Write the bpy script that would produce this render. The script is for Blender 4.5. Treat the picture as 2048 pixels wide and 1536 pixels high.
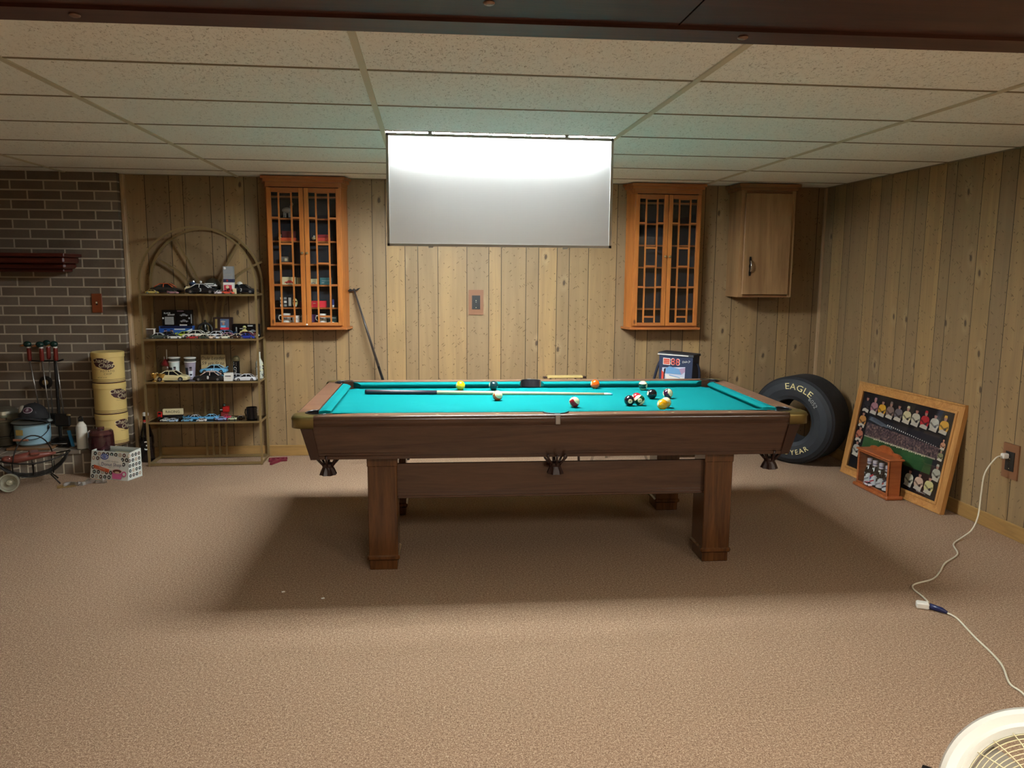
import bpy, math, random
from mathutils import Vector, Matrix
random.seed(7)
S = bpy.context.scene
for o in list(bpy.data.objects): bpy.data.objects.remove(o)
PI = math.pi

# ------------------------------------------------------------------ camera, world, lights, exposure
cam = bpy.data.cameras.new('camera'); co = bpy.data.objects.new('camera', cam); S.collection.objects.link(co)
YAW, PITCH, ROLL, FPX = 0.1075, -0.1413, 0.0075, 1571.0
F = Vector((math.sin(YAW)*math.cos(PITCH), math.cos(YAW)*math.cos(PITCH), math.sin(PITCH)))
R0 = Vector((math.cos(YAW), -math.sin(YAW), 0)); U0 = R0.cross(F)
RR = R0*math.cos(ROLL) + U0*math.sin(ROLL); UU = -R0*math.sin(ROLL) + U0*math.cos(ROLL)
co.matrix_world = Matrix(((RR.x, UU.x, -F.x, 0.22), (RR.y, UU.y, -F.y, -4.186), (RR.z, UU.z, -F.z, 1.479), (0, 0, 0, 1)))
cam.sensor_width = 36; cam.lens = FPX/2048*36; cam.clip_start = 0.05
S.camera = co
w = bpy.data.worlds.new('world'); S.world = w; w.use_nodes = True
w.node_tree.nodes['Background'].inputs[0].default_value = (0.03, 0.03, 0.03, 1)
S.view_settings.view_transform = 'Standard'; S.view_settings.look = 'None'
S.view_settings.gamma = 1; S.view_settings.use_curve_mapping = False
S.view_settings.exposure = 1.62
TUBE_POWER = 50.0      # emission strength of the open fixture's fluorescent tubes
REAR_POWER = 14.0       # emission strength of the diffusers of the room's other ceiling fixtures
try:
    S.cycles.use_denoising = True; S.cycles.max_bounces = 10; S.cycles.diffuse_bounces = 5
    S.cycles.sample_clamp_indirect = 6; S.cycles.transparent_max_bounces = 12
    S.cycles.caustics_reflective = False; S.cycles.caustics_refractive = False
except Exception: pass

H = 2.19; W = 2.172; RX = 3.519; G = 1.2192; g = 0.6096

# ------------------------------------------------------------------ materials
def srgb(h):
    if isinstance(h, (tuple, list)): c = h
    else: c = [int(h[i:i+2], 16)/255 for i in (0, 2, 4)]
    return tuple((v/12.92 if v <= .04045 else ((v+.055)/1.055)**2.4) for v in c[:3]) + (1,)
_mc = {}
def mat(name, col, rough=.5, metal=0, spec=.5, emis=None, es=0, alpha=1, trans=0, coat=0, ior=None):
    k = (name, str(col), rough, metal)
    if k in _mc: return _mc[k]
    m = bpy.data.materials.new(name); m.use_nodes = True; b = m.node_tree.nodes['Principled BSDF']
    b.inputs['Base Color'].default_value = srgb(col); b.inputs['Roughness'].default_value = rough
    b.inputs['Metallic'].default_value = metal; b.inputs['Specular IOR Level'].default_value = spec
    b.inputs['Coat Weight'].default_value = coat; b.inputs['Alpha'].default_value = alpha
    b.inputs['Transmission Weight'].default_value = trans
    if ior: b.inputs['IOR'].default_value = ior
    if emis: b.inputs['Emission Color'].default_value = srgb(emis); b.inputs['Emission Strength'].default_value = es
    # faint procedural mottling so no surface is perfectly even
    if metal == 0 and not emis and trans == 0 and alpha == 1:
        nt = m.node_tree; n = nt.nodes.new('ShaderNodeTexNoise'); n.inputs['Scale'].default_value = 40
        tc = nt.nodes.new('ShaderNodeTexCoord'); nt.links.new(tc.outputs['Object'], n.inputs['Vector'])
        mp = nt.nodes.new('ShaderNodeMapRange'); mp.inputs[3].default_value = rough*.9; mp.inputs[4].default_value = min(1, rough*1.12)
        nt.links.new(n.outputs['Fac'], mp.inputs[0]); nt.links.new(mp.outputs[0], b.inputs['Roughness'])
    _mc[k] = m; return m
class NT:
    def __init__(s, name):
        s.m = bpy.data.materials.new(name); s.m.use_nodes = True; s.t = s.m.node_tree; s.b = s.t.nodes['Principled BSDF']
    def n(s, typ, **kw):
        x = s.t.nodes.new(typ)
        for k, v in kw.items():
            if k.startswith('i_'): x.inputs[k[2:].replace('_', ' ')].default_value = v
            elif k.startswith('n'): x.inputs[int(k[1:])].default_value = v
            else: setattr(x, k, v)
        return x
    def l(s, a, b): s.t.links.new(a, b)
    def math(s, op, a, b=None, c=None):
        x = s.t.nodes.new('ShaderNodeMath'); x.operation = op
        for i, v in enumerate((a, b, c)):
            if v is None: continue
            if isinstance(v, (int, float)): x.inputs[i].default_value = v
            else: s.l(v, x.inputs[i])
        return x.outputs[0]
    def ramp(s, fac, stops, const=False):
        r = s.t.nodes.new('ShaderNodeValToRGB'); e = r.color_ramp.elements
        if const: r.color_ramp.interpolation = 'CONSTANT'
        while len(e) > 1: e.remove(e[-1])
        e[0].position = stops[0][0]; e[0].color = stops[0][1]
        for p, c in stops[1:]:
            q = e.new(p); q.color = c
        if fac is not None: s.l(fac, r.inputs[0])
        return r.outputs[0]
    def mix(s, fac, a, b, mode='MIX'):
        x = s.t.nodes.new('ShaderNodeMix'); x.data_type = 'RGBA'; x.blend_type = mode
        for i, v in ((0, fac), (6, a), (7, b)):
            if isinstance(v, (int, float, tuple)): x.inputs[i].default_value = v
            else: s.l(v, x.inputs[i])
        return x.outputs[2]
    def obj(s, scale=(1, 1, 1), rot=(0, 0, 0), loc=(0, 0, 0)):
        tc = s.n('ShaderNodeTexCoord'); mp = s.n('ShaderNodeMapping'); mp.inputs['Scale'].default_value = scale
        mp.inputs['Rotation'].default_value = rot; mp.inputs['Location'].default_value = loc
        s.l(tc.outputs['Object'], mp.inputs[0]); return mp.outputs[0]
    def noise(s, vec, scale, detail=2, rough=.5, dist=0):
        x = s.n('ShaderNodeTexNoise'); x.inputs['Scale'].default_value = scale; x.inputs['Detail'].default_value = detail
        x.inputs['Roughness'].default_value = rough; x.inputs['Distortion'].default_value = dist; s.l(vec, x.inputs['Vector']); return x.outputs['Fac']
    def bump(s, h, strength=.3, dist=.01):
        x = s.n('ShaderNodeBump'); x.inputs['Strength'].default_value = strength; x.inputs['Distance'].default_value = dist
        s.l(h, x.inputs['Height']); s.l(x.outputs[0], s.b.inputs['Normal'])
def C(h): return srgb(h)

def wood(name, dark, light, axis=0, scale=1, rough=.35, coat=0, knots=0, contrast=1):
    t = NT(name); sc = [14*scale]*3; sc[axis] = 1.1*scale
    v = t.obj(tuple(sc)); n1 = t.noise(v, 1.6, 6, .6, 1.2)
    v2 = t.obj(tuple(s*5 for s in sc)); n2 = t.noise(v2, 2, 3, .6)
    f = t.math('ADD', t.math('MULTIPLY', n1, .75), t.math('MULTIPLY', n2, .25))
    lo, hi = .5-.16/contrast, .5+.16/contrast
    col = t.ramp(f, [(lo, C(dark)), (hi, C(light))])
    if knots:
        s3 = [6.]*3; s3[axis] = 3.
        vo = t.n('ShaderNodeTexVoronoi'); vo.inputs['Scale'].default_value = 1.4; t.l(t.obj(tuple(s3)), vo.inputs['Vector'])
        k = t.ramp(vo.outputs['Distance'], [(.05, (1, 1, 1, 1)), (.11, (0, 0, 0, 1))])
        col = t.mix(t.math('MULTIPLY', k, .8*knots), col, C('3a1a0a'))
    t.l(col, t.b.inputs['Base Color']); t.b.inputs['Roughness'].default_value = rough
    t.b.inputs['Coat Weight'].default_value = coat; t.b.inputs['Coat Roughness'].default_value = .15
    t.bump(n2, .08, .002); return t.m

def panel_mat(name, axis, x0, gr):
    """vertical-plank sheet panelling: grooves at gr (m) repeating every 4 ft along the axis"""
    t = NT(name); tc = t.n('ShaderNodeTexCoord'); sp = t.n('ShaderNodeSeparateXYZ'); t.l(tc.outputs['Object'], sp.inputs[0])
    X = t.math('SUBTRACT', sp.outputs[axis], x0); u = t.math('DIVIDE', X, G); fr = t.math('FRACT', u); pid = t.math('FLOOR', u)
    hw = .0022/G; st = [(0, (1, 1, 1, 1)), (hw, (0, 0, 0, 1))]
    for q in gr[1:]: st += [(q/G-hw, (1, 1, 1, 1)), (q/G+hw, (0, 0, 0, 1))]
    st += [(1-hw, (1, 1, 1, 1))]
    groove = None
    for q in gr+[G]:
        e_ = t.math('LESS_THAN', t.math('ABSOLUTE', t.math('SUBTRACT', fr, q/G)), hw)
        groove = e_ if groove is None else t.math('MAXIMUM', groove, e_)
    stops = []; rr = random.Random(5)
    vals = [.75, .3, .85, .45, .35, 1, .4, .55]
    for i, q in enumerate(gr): stops.append((q/G, (vals[i % 8], rr.random(), 0, 1)))
    pl = t.ramp(fr, stops, True); ps = t.n('ShaderNodeSeparateColor'); t.l(pl, ps.inputs[0])
    sc = [11.]*3; sc[2] = .7
    off = t.n('ShaderNodeCombineXYZ'); 
    t.l(t.math('MULTIPLY', ps.outputs[1], 37), off.inputs[2]); t.l(t.math('MULTIPLY', ps.outputs[1], 13), off.inputs[1 if axis == 0 else 0])
    va = t.n('ShaderNodeVectorMath'); va.operation = 'ADD'; t.l(tc.outputs['Object'], va.inputs[0]); t.l(off.outputs[0], va.inputs[1])
    mp = t.n('ShaderNodeMapping'); mp.inputs['Scale'].default_value = sc; t.l(va.outputs[0], mp.inputs[0])
    grain = t.noise(mp.outputs[0], 1.5, 4, .6, .8)
    blot = t.noise(va.outputs[0], 2.6, 2, .5, .5)
    base = t.mix(ps.outputs[0], C('7e6c54'), C('a4875c'))
    base = t.mix(t.ramp(grain, [(.35, (0, 0, 0, 1)), (.7, (.55, .55, .55, 1))]), base, C('756048'))
    base = t.mix(t.ramp(blot, [(.5, (0, 0, 0, 1)), (.75, (.5, .5, .5, 1))]), base, C('86704e'))
    # worm holes, scratches and pointed knots printed on the boards (planar patterns on the sheet)
    vs_ = t.n('ShaderNodeSeparateXYZ'); t.l(va.outputs[0], vs_.inputs[0])
    p2 = t.n('ShaderNodeCombineXYZ'); t.l(vs_.outputs[axis], p2.inputs[0]); t.l(vs_.outputs[2], p2.inputs[1])
    def cells(scale, rot, thr, frac, seed):
        m_ = t.n('ShaderNodeMapping'); m_.inputs['Rotation'].default_value = (0, 0, rot); m_.inputs['Location'].default_value = (seed, seed*.7, 0); t.l(p2.outputs[0], m_.inputs[0])
        m2_ = t.n('ShaderNodeMapping'); m2_.inputs['Scale'].default_value = (*scale, 1); t.l(m_.outputs[0], m2_.inputs[0])
        v_ = t.n('ShaderNodeTexVoronoi'); v_.voronoi_dimensions = '2D'; v_.inputs['Scale'].default_value = 1; t.l(m2_.outputs[0], v_.inputs['Vector'])
        c_ = t.n('ShaderNodeSeparateColor'); t.l(v_.outputs['Color'], c_.inputs[0])
        return t.math('MULTIPLY', t.math('LESS_THAN', v_.outputs['Distance'], t.math('MULTIPLY', c_.outputs[1], thr)), t.math('LESS_THAN', c_.outputs[0], frac)), v_.outputs['Distance'], c_.outputs[0]
    d1 = cells((17, 17), 0, .10, .6, 3)[0]; d2 = cells((60, 14), .9, .2, .22, 11)[0]; d4 = cells((60, 15), -.7, .2, .14, 23)[0]
    _, kd, kc = cells((4.6, 2.2), .1, .1, 1, 7)
    ksel = t.math('LESS_THAN', kc, .3)
    k3 = t.math('MULTIPLY', t.ramp(kd, [(.035, (1, 1, 1, 1)), (.055, (.0, .0, .0, 1))]), ksel)
    halo = t.math('MULTIPLY', t.ramp(kd, [(.05, (0, 0, 0, 1)), (.1, (.5, .5, .5, 1)), (.2, (0, 0, 0, 1))]), ksel)
    base = t.mix(t.math('MULTIPLY', halo, t.noise(va.outputs[0], 14, 3)), base, C('b8a27c'))
    base = t.mix(t.math('MULTIPLY', k3, .85), base, C('44382e'))
    base = t.mix(t.math('MULTIPLY', t.math('MAXIMUM', d1, t.math('MAXIMUM', d2, d4)), .62), base, C('4d3a22'))
    base = t.mix(groove, base, C('241a12'))
    t.l(base, t.b.inputs['Base Color']); t.b.inputs['Roughness'].default_value = .5; t.b.inputs['Specular IOR Level'].default_value = .3
    t.bump(t.math('SUBTRACT', 1, groove), .5, .004); return t.m

def brick_mat(name, bw, rh, rot=(0, 0, 0), vert='XZ'):
    t = NT(name); tc = t.n('ShaderNodeTexCoord'); sp = t.n('ShaderNodeSeparateXYZ'); t.l(tc.outputs['Object'], sp.inputs[0])
    cb = t.n('ShaderNodeCombineXYZ')
    if vert == 'XZ': t.l(sp.outputs[0], cb.inputs[0]); t.l(sp.outputs[2], cb.inputs[1])
    elif vert == 'ROWLOCK': t.l(sp.outputs[2], cb.inputs[0]); t.l(t.math('ADD', sp.outputs[0], sp.outputs[1]), cb.inputs[1])
    else: t.l(sp.outputs[1], cb.inputs[0]); t.l(sp.outputs[0], cb.inputs[1])
    br = t.n('ShaderNodeTexBrick'); t.l(cb.outputs[0], br.inputs['Vector']); br.inputs['Scale'].default_value = 1
    br.inputs['Brick Width'].default_value = bw; br.inputs['Row Height'].default_value = rh; br.inputs['Mortar Size'].default_value = .006
    br.inputs['Mortar Smooth'].default_value = .2; br.inputs['Color1'].default_value = C('5e5346'); br.inputs['Color2'].default_value = C('786c5e')
    br.inputs['Mortar'].default_value = C('b4a894')
    br.offset = .5
    n = t.noise(tc.outputs['Object'], 9, 4, .6); n2 = t.noise(tc.outputs['Object'], 60, 3, .7)
    c = t.mix(t.ramp(n, [(.35, (0, 0, 0, 1)), (.7, (.6, .6, .6, 1))]), br.outputs['Color'], C('6f6253'))
    c = t.mix(t.ramp(n2, [(.6, (0, 0, 0, 1)), (.75, (.3, .3, .3, 1))]), c, C('8d8272'))
    c = t.mix(br.outputs['Fac'], c, C('b4a894'))
    t.l(c, t.b.inputs['Base Color']); t.b.inputs['Roughness'].default_value = .9
    h = t.math('ADD', t.math('MULTIPLY', br.outputs['Fac'], -1), t.math('MULTIPLY', n2, .3)); t.bump(h, .6, .006); return t.m

def carpet_mat():
    t = NT('carpet'); tc = t.n('ShaderNodeTexCoord'); v = tc.outputs['Object']
    n1 = t.noise(v, 215, 2, .7); n2 = t.noise(v, 400, 2, .6); n3 = t.noise(v, 1.7, 2, .5); n4 = t.noise(v, 95, 3, .7)
    f = t.math('ADD', t.math('MULTIPLY', n1, .5), t.math('ADD', t.math('MULTIPLY', n2, .2), t.math('MULTIPLY', n4, .3)))
    c = t.ramp(f, [(.36, C('584436')), (.47, C('8a705a')), (.53, C('a58b73')), (.64, C('d4bea2'))])
    c = t.mix(t.math('MULTIPLY', n3, .18), c, C('8d735f'))
    t.l(c, t.b.inputs['Base Color']); t.b.inputs['Roughness'].default_value = 1; t.b.inputs['Specular IOR Level'].default_value = .1
    t.bump(f, .7, .008); return t.m

def tile_mat():
    t = NT('ceiling_tile'); tc = t.n('ShaderNodeTexCoord'); v = tc.outputs['Object']
    mp = t.n('ShaderNodeMapping'); mp.inputs['Scale'].default_value = (1, .55, 1); mp.inputs['Rotation'].default_value = (0, 0, .6); t.l(v, mp.inputs[0])
    n = t.noise(mp.outputs[0], 95, 3, .75, 1.5); big = t.noise(v, 1.2, 1)
    h = t.ramp(n, [(.33, (0, 0, 0, 1)), (.41, (1, 1, 1, 1))])
    c = t.mix(h, C('b8b2a8'), C('f7f8f2')); c = t.mix(t.math('MULTIPLY', big, .12), c, C('e6dfcc'))
    t.l(c, t.b.inputs['Base Color']); t.b.inputs['Roughness'].default_value = .95; t.b.inputs['Specular IOR Level'].default_value = .1
    t.bump(h, .8, .004); return t.m

def felt_mat():
    t = NT('teal_felt'); v = t.obj(); n = t.noise(v, 260, 2, .6); b = t.noise(v, 3, 3, .6)
    c = t.mix(t.math('MULTIPLY', n, .25), C('0a6e6e'), C('086263')); c = t.mix(t.ramp(b, [(.55, (0, 0, 0, 1)), (.8, (.25, .25, .25, 1))]), c, C('2a8288'))
    t.l(c, t.b.inputs['Base Color']); t.b.inputs['Roughness'].default_value = .95; t.b.inputs['Specular IOR Level'].default_value = .04
    t.bump(n, .15, .001); return t.m

def lens_mat():
    """prismatic acrylic: mostly scatters, lets part straight through"""
    t = NT('prismatic_lens'); v = t.obj((1, 1, 1), (0, PI/4, 0))
    ck = t.n('ShaderNodeTexChecker'); ck.inputs['Scale'].default_value = 160; t.l(v, ck.inputs[0])
    tr = t.n('ShaderNodeBsdfTranslucent'); tr.inputs[0].default_value = (.12, .12, .117, 1)
    di = t.n('ShaderNodeBsdfDiffuse'); di.inputs[0].default_value = (.5, .49, .42, 1)
    tp = t.n('ShaderNodeBsdfTransparent'); tp.inputs[0].default_value = (.93, .94, .92, 1)
    gl = t.n('ShaderNodeBsdfGlossy'); gl.inputs['Roughness'].default_value = .25
    m1 = t.n('ShaderNodeMixShader'); m2 = t.n('ShaderNodeMixShader'); m3 = t.n('ShaderNodeMixShader')
    m1.inputs[0].default_value = .35; t.l(tr.outputs[0], m1.inputs[1]); t.l(di.outputs[0], m1.inputs[2])
    # like a real prism lens it blocks and scatters light met head-on, and lets steep light through
    lw = t.n('ShaderNodeLayerWeight'); lw.inputs[0].default_value = .5
    mr = t.n('ShaderNodeMapRange'); mr.inputs[1].default_value = .06; mr.inputs[2].default_value = .30; mr.inputs[3].default_value = .02; mr.inputs[4].default_value = .88; t.l(lw.outputs['Facing'], mr.inputs[0])
    t.l(t.math('ADD', mr.outputs[0], t.math('MULTIPLY', ck.outputs['Fac'], .05)), m2.inputs[0]); rf = t.n('ShaderNodeBsdfRefraction'); rf.inputs['Color'].default_value = (.8, .82, .82, 1); rf.inputs['Roughness'].default_value = .9; rf.inputs['IOR'].default_value = 1.5
    m0 = t.n('ShaderNodeMixShader'); m0.inputs[0].default_value = .45; t.l(m1.outputs[0], m0.inputs[1]); t.l(rf.outputs[0], m0.inputs[2])
    t.l(m0.outputs[0], m2.inputs[1]); t.l(tp.outputs[0], m2.inputs[2])
    m3.inputs[0].default_value = .03; t.l(m2.outputs[0], m3.inputs[1]); t.l(gl.outputs[0], m3.inputs[2])
    t.l(m3.outputs[0], t.t.nodes['Material Output'].inputs[0]); return t.m

def thin_glass(name, tint=(.95, .97, .96, 1), refl=.08, rough=.03):
    t = NT(name); tp = t.n('ShaderNodeBsdfTransparent'); tp.inputs[0].default_value = tint
    gl = t.n('ShaderNodeBsdfGlossy'); gl.inputs['Roughness'].default_value = rough
    fr = t.n('ShaderNodeLayerWeight'); fr.inputs[0].default_value = .3
    f = t.math('ADD', refl, t.math('MULTIPLY', fr.outputs['Facing'], .25))
    m = t.n('ShaderNodeMixShader'); t.l(f, m.inputs[0]); t.l(tp.outputs[0], m.inputs[1]); t.l(gl.outputs[0], m.inputs[2])
    t.l(m.outputs[0], t.t.nodes['Material Output'].inputs[0]); return t.m

def emit(name, col, s):
    t = NT(name); e = t.n('ShaderNodeEmission'); e.inputs[0].default_value = col; e.inputs[1].default_value = s
    t.l(e.outputs[0], t.t.nodes['Material Output'].inputs[0]); return t.m

M_FLOOR = carpet_mat(); M_TILE = tile_mat(); M_FELT = felt_mat(); M_LENS = lens_mat()
M_TEE = mat('tee_white', 'c9c1a8', .5); M_CROSS = mat('shaded_cross_tee', '857a62', .6)  # cross tees browned to paint in the shadow line beside the tiles
M_BRICK = brick_mat('brick', .235, .0708); M_ROWLOCK = brick_mat('brick_rowlock', .16, .072, vert='ROWLOCK'); M_BRTOP = brick_mat('brick_top', .21, .1, vert='TOP')
GR = [0, .231, .407, .508, .708, .81, .96, 1.061]
M_PAN_B = panel_mat('panelling_back', 0, -.914-2*G, GR)
M_PAN_R = panel_mat('panelling_right', 1, -.156-3*G+.0, [0, .17, .30, .45, .69, .79, .97, 1.09])
M_BASE = wood('baseboard_wood', '8a6a3c', 'a8834c', 0, 1, .5); M_BASE_R = wood('baseboard_wood_side', '8a6a3c', 'a8834c', 1, 1, .5)
M_TRIMW = wood('corner_trim', 'a08868', 'c4a884', 2, 1, .4)
M_BEAM = wood('stained_beam', '2a1410', '4a2a20', 0, .8, .45)
M_WAL = wood('walnut', '36231a', '513626', 0, .8, .22, .35, 0, .9); M_WALV = wood('walnut_upright', '3c220f', '66401f', 2, .8, .25, .3, 0, .9)
M_WALR = wood('rail_walnut_sheen', '5c4234', '8c6c56', 0, .7, .28, .3, 0, .9); M_WALY = wood('rail_walnut_end', '6e5040', '94705a', 1, .7, .35, .2)  # rail tops lightened and greyed: their sheen is put into the wood colour
M_PINE = wood('orange_pine', '965522', 'c07836', 2, .8, .35, .3, 1, .9); M_PINEH = wood('orange_pine_rail', '96552a', 'b47036', 0, .8, .35, .3, .3)
M_PLY = wood('birch_ply', '80603e', 'a8845a', 2, .3, .5, 0, 0, 1.2); M_PLYX = wood('birch_ply_trim', '6a4426', '8c6238', 0, .8, .5)
M_OAK = wood('oak_frame', 'a06c36', 'c8965a', 1, 1.2, .35, .3, 0, 1); M_OAKV = wood('oak_frame_upright', 'a06c36', 'c8965a', 2, 1.2, .35, .3, 0, 1)
M_CHERRY = wood('cherry', '8a4420', 'ac6234', 1, 1, .35, .2); M_MANTEL = wood('mahogany', '3a1410', '5c2218', 0, 1, .3, .2)
M_BRASS = mat('aged_brass', '98835a', .36, .55); M_BRONZE = mat('bronze_casting', '8a7c4e', .38, .85)
M_CHROME = mat('chrome', 'd8d8d8', .15, 1); M_STEEL = mat('brushed_steel', 'a8a8a4', .35, .9); M_ALU = mat('aluminium_frame', 'a8a8a2', .45, .6)
M_BLACK = mat('black_plastic', '111114', .35); M_MATTE = mat('matte_black', '0c0c0e', .8); M_LEATHER = mat('dark_leather', '2a1712', .45)
M_WHITE = mat('white_plastic', 'e6e4dc', .35); M_CREAM = mat('cream', 'd8cfa8', .5); M_SHELFG = thin_glass('smoked_shelf_glass', (.35, .33, .3, 1), .1)
M_GLASS = thin_glass('window_glass', (.93, .95, .94, 1), .05); M_CLEAR = thin_glass('clear_plastic', (.85, .88, .86, 1), .14, .1)
M_NAVYBACK = mat('shaded_back_panel', '1c1f26', .7)  # navy-dark colour paints in the shade inside the glazed cabinets
M_RED = mat('red_paint', 'b0201c', .3); M_BLUE = mat('blue_paint', '1d3c9a', .3); M_LBLUE = mat('light_blue_paint', '6fb6dc', .3)
M_RUBBER = mat('tyre_rubber', '1d2228', .55); M_TREAD = mat('tyre_tread', '15161a', .8); M_YEL = mat('yellow_letters', 'e6d79a', .6)
M_IRON = mat('wrought_iron', '18140f', .55, .3)

# ------------------------------------------------------------------ mesh builder
class MB:
    def __init__(s): s.v = []; s.f = []; s.mi = []; s.mats = []; s.sm = []
    def idx(s, m):
        if m not in s.mats: s.mats.append(m)
        return s.mats.index(m)
    def add(s, verts, faces, m, smooth=False, M=None):
        o = len(s.v); k = s.idx(m)
        s.v += [tuple(M @ Vector(p)) if M is not None else tuple(p) for p in verts]
        for f in faces: s.f.append([i+o for i in f]); s.mi.append(k); s.sm.append(smooth)
        return s
    def box(s, a, b, m, bev=0, M=None):
        x0, x1 = sorted((a[0], b[0])); y0, y1 = sorted((a[1], b[1])); z0, z1 = sorted((a[2], b[2]))
        if bev and min(x1-x0, y1-y0, z1-z0) > 2.2*bev:
            vs = []; e = bev
            for (X, sx) in ((x0, 1), (x1, -1)):
                for (Y, sy) in ((y0, 1), (y1, -1)):
                    for (Z, sz) in ((z0, 1), (z1, -1)):
                        vs += [(X, Y+sy*e, Z+sz*e), (X+sx*e, Y, Z+sz*e), (X+sx*e, Y+sy*e, Z)]
            c = lambda i, j, k: ((i*2+j)*2+k)*3
            fs = []
            for t in (0, 1):
                fs.append([c(t, 0, 0), c(t, 1, 0), c(t, 1, 1), c(t, 0, 1)]); fs.append([c(0, t, 0)+1, c(1, t, 0)+1, c(1, t, 1)+1, c(0, t, 1)+1]); fs.append([c(0, 0, t)+2, c(1, 0, t)+2, c(1, 1, t)+2, c(0, 1, t)+2])
            for i in (0, 1):
                for j in (0, 1):
                    fs.append([c(i, j, 0), c(i, j, 1), c(i, j, 1)+1, c(i, j, 0)+1]); fs.append([c(i, 0, j), c(i, 1, j), c(i, 1, j)+2, c(i, 0, j)+2]); fs.append([c(0, i, j)+1, c(1, i, j)+1, c(1, i, j)+2, c(0, i, j)+2])
                    for k in (0, 1): q = c(i, j, k); fs.append([q, q+1, q+2])
            return s.add(vs, fs, m, False, M)
        vs = [(x0, y0, z0), (x1, y0, z0), (x1, y1, z0), (x0, y1, z0), (x0, y0, z1), (x1, y0, z1), (x1, y1, z1), (x0, y1, z1)]
        return s.add(vs, [[0, 3, 2, 1], [4, 5, 6, 7], [0, 1, 5, 4], [1, 2, 6, 5], [2, 3, 7, 6], [3, 0, 4, 7]], m, False, M)
    def hexa(s, bot, top, m, M=None):
        return s.add(list(bot)+list(top), [[3, 2, 1, 0], [4, 5, 6, 7], [0, 1, 5, 4], [1, 2, 6, 5], [2, 3, 7, 6], [3, 0, 4, 7]], m, False, M)
    def prism(s, poly, a, b, m, axis=2, M=None, smooth=False):
        """extrude 2D poly along axis from a to b"""
        def P(p, t): return {2: (p[0], p[1], t), 1: (p[0], t, p[1]), 0: (t, p[0], p[1])}[axis]
        n = len(poly); vs = [P(p, a) for p in poly]+[P(p, b) for p in poly]
        fs = [list(range(n))[::-1], list(range(n, 2*n))]; s.add(vs, fs, m, False, M)
        return s.add(vs, [[i, (i+1) % n, n+(i+1) % n, n+i] for i in range(n)], m, smooth, M)
    def lathe(s, prof, m, seg=24, M=None, smooth=True, cap=True, mats=None):
        n = len(prof); vs = []
        for r, z in prof:
            for k in range(seg): a = 2*PI*k/seg; vs.append((r*math.cos(a), r*math.sin(a), z))
        for i in range(n-1):
            mm = mats[i] if mats else m
            fs = [[i*seg+k, i*seg+(k+1) % seg, (i+1)*seg+(k+1) % seg, (i+1)*seg+k] for k in range(seg)]
            o = len(s.v)
            s.add(vs[i*seg:(i+2)*seg], [[j-i*seg for j in f] for f in fs], mm, smooth, M)
        if cap:
            if prof[0][0] > 1e-4: s.add(vs[:seg], [list(range(seg))[::-1]], mats[0] if mats else m, False, M)
            if prof[-1][0] > 1e-4: s.add(vs[-seg:], [list(range(seg))], mats[-1] if mats else m, False, M)
        return s
    def cyl(s, p, q, r, m, seg=16, r2=None):
        p = Vector(p); q = Vector(q); d = q-p; L = d.length
        M = Matrix.Translation(p) @ d.to_track_quat('Z', 'Y').to_matrix().to_4x4()
        return s.lathe([(r, 0), (r2 if r2 is not None else r, L)], m, seg, M)
    def tube(s, pts, r, m, seg=8, closed=False, cap=True):
        pts = [Vector(p) for p in pts]; n = len(pts); rs = r if isinstance(r, (list, tuple)) else [r]*n
        vs = []; prev = None
        for i, p in enumerate(pts):
            if closed: d = pts[(i+1) % n]-pts[i-1]
            else: d = pts[min(i+1, n-1)]-pts[max(i-1, 0)]
            d.normalize()
            if prev is None:
                up = Vector((0, 0, 1)) if abs(d.z) < .9 else Vector((1, 0, 0)); a = d.cross(up).normalized()
            else: a = (prev-d*prev.dot(d)).normalized()
            prev = a; b = d.cross(a)
            for k in range(seg): t = 2*PI*k/seg; vs.append(tuple(p+(a*math.cos(t)+b*math.sin(t))*rs[i]))
        fs = []
        for i in range(n if closed else n-1):
            j = (i+1) % n
            fs += [[i*seg+k, i*seg+(k+1) % seg, j*seg+(k+1) % seg, j*seg+k] for k in range(seg)]
        if cap and not closed: fs += [list(range(seg))[::-1], [(n-1)*seg+k for k in range(seg)]]
        return s.add(vs, fs, m, True)
    def ball(s, c, r, m, seg=16, rings=10, sc=(1, 1, 1), M=None, lo=0, hi=PI):
        pr = []
        for i in range(rings+1):
            t = lo+(hi-lo)*i/rings; pr.append((r*math.sin(t), -r*math.cos(t)))
        T = Matrix.Translation(c) @ Matrix.Diagonal((*sc, 1))
        return s.lathe(pr, m, seg, (M @ T) if M is not None else T, True, False)
    def text(s, txt, size, m, fn, depth=None, space=1.0):
        vs, fs = textmesh(txt, size, space); s.add([fn(x, y) for x, y in vs], fs, m); return s
    def build(s, name, parent=None, loc=(0, 0, 0), rot=(0, 0, 0)):
        me = bpy.data.meshes.new(name); me.from_pydata(s.v, [], s.f)
        for m in s.mats: me.materials.append(m)
        for p, k, q in zip(me.polygons, s.mi, s.sm): p.material_index = k; p.use_smooth = q
        me.update()
        o = bpy.data.objects.new(name, me); S.collection.objects.link(o); o.location = loc; o.rotation_euler = rot
        if parent is not None: o.parent = parent
        return o
_tc = {}
def textmesh(txt, size, space=1.0):
    k = (txt, size, space)
    if k not in _tc:
        c = bpy.data.curves.new('t', 'FONT'); c.body = txt; c.size = size; c.align_x = 'CENTER'; c.align_y = 'CENTER'
        c.resolution_u = 2; c.space_character = space; o = bpy.data.objects.new('t', c)
        me = bpy.data.meshes.new_from_object(o)
        _tc[k] = ([(v.co.x, v.co.y) for v in me.vertices], [list(p.vertices) for p in me.polygons])
        bpy.data.meshes.remove(me); bpy.data.objects.remove(o); bpy.data.curves.remove(c)
    return _tc[k]
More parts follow.
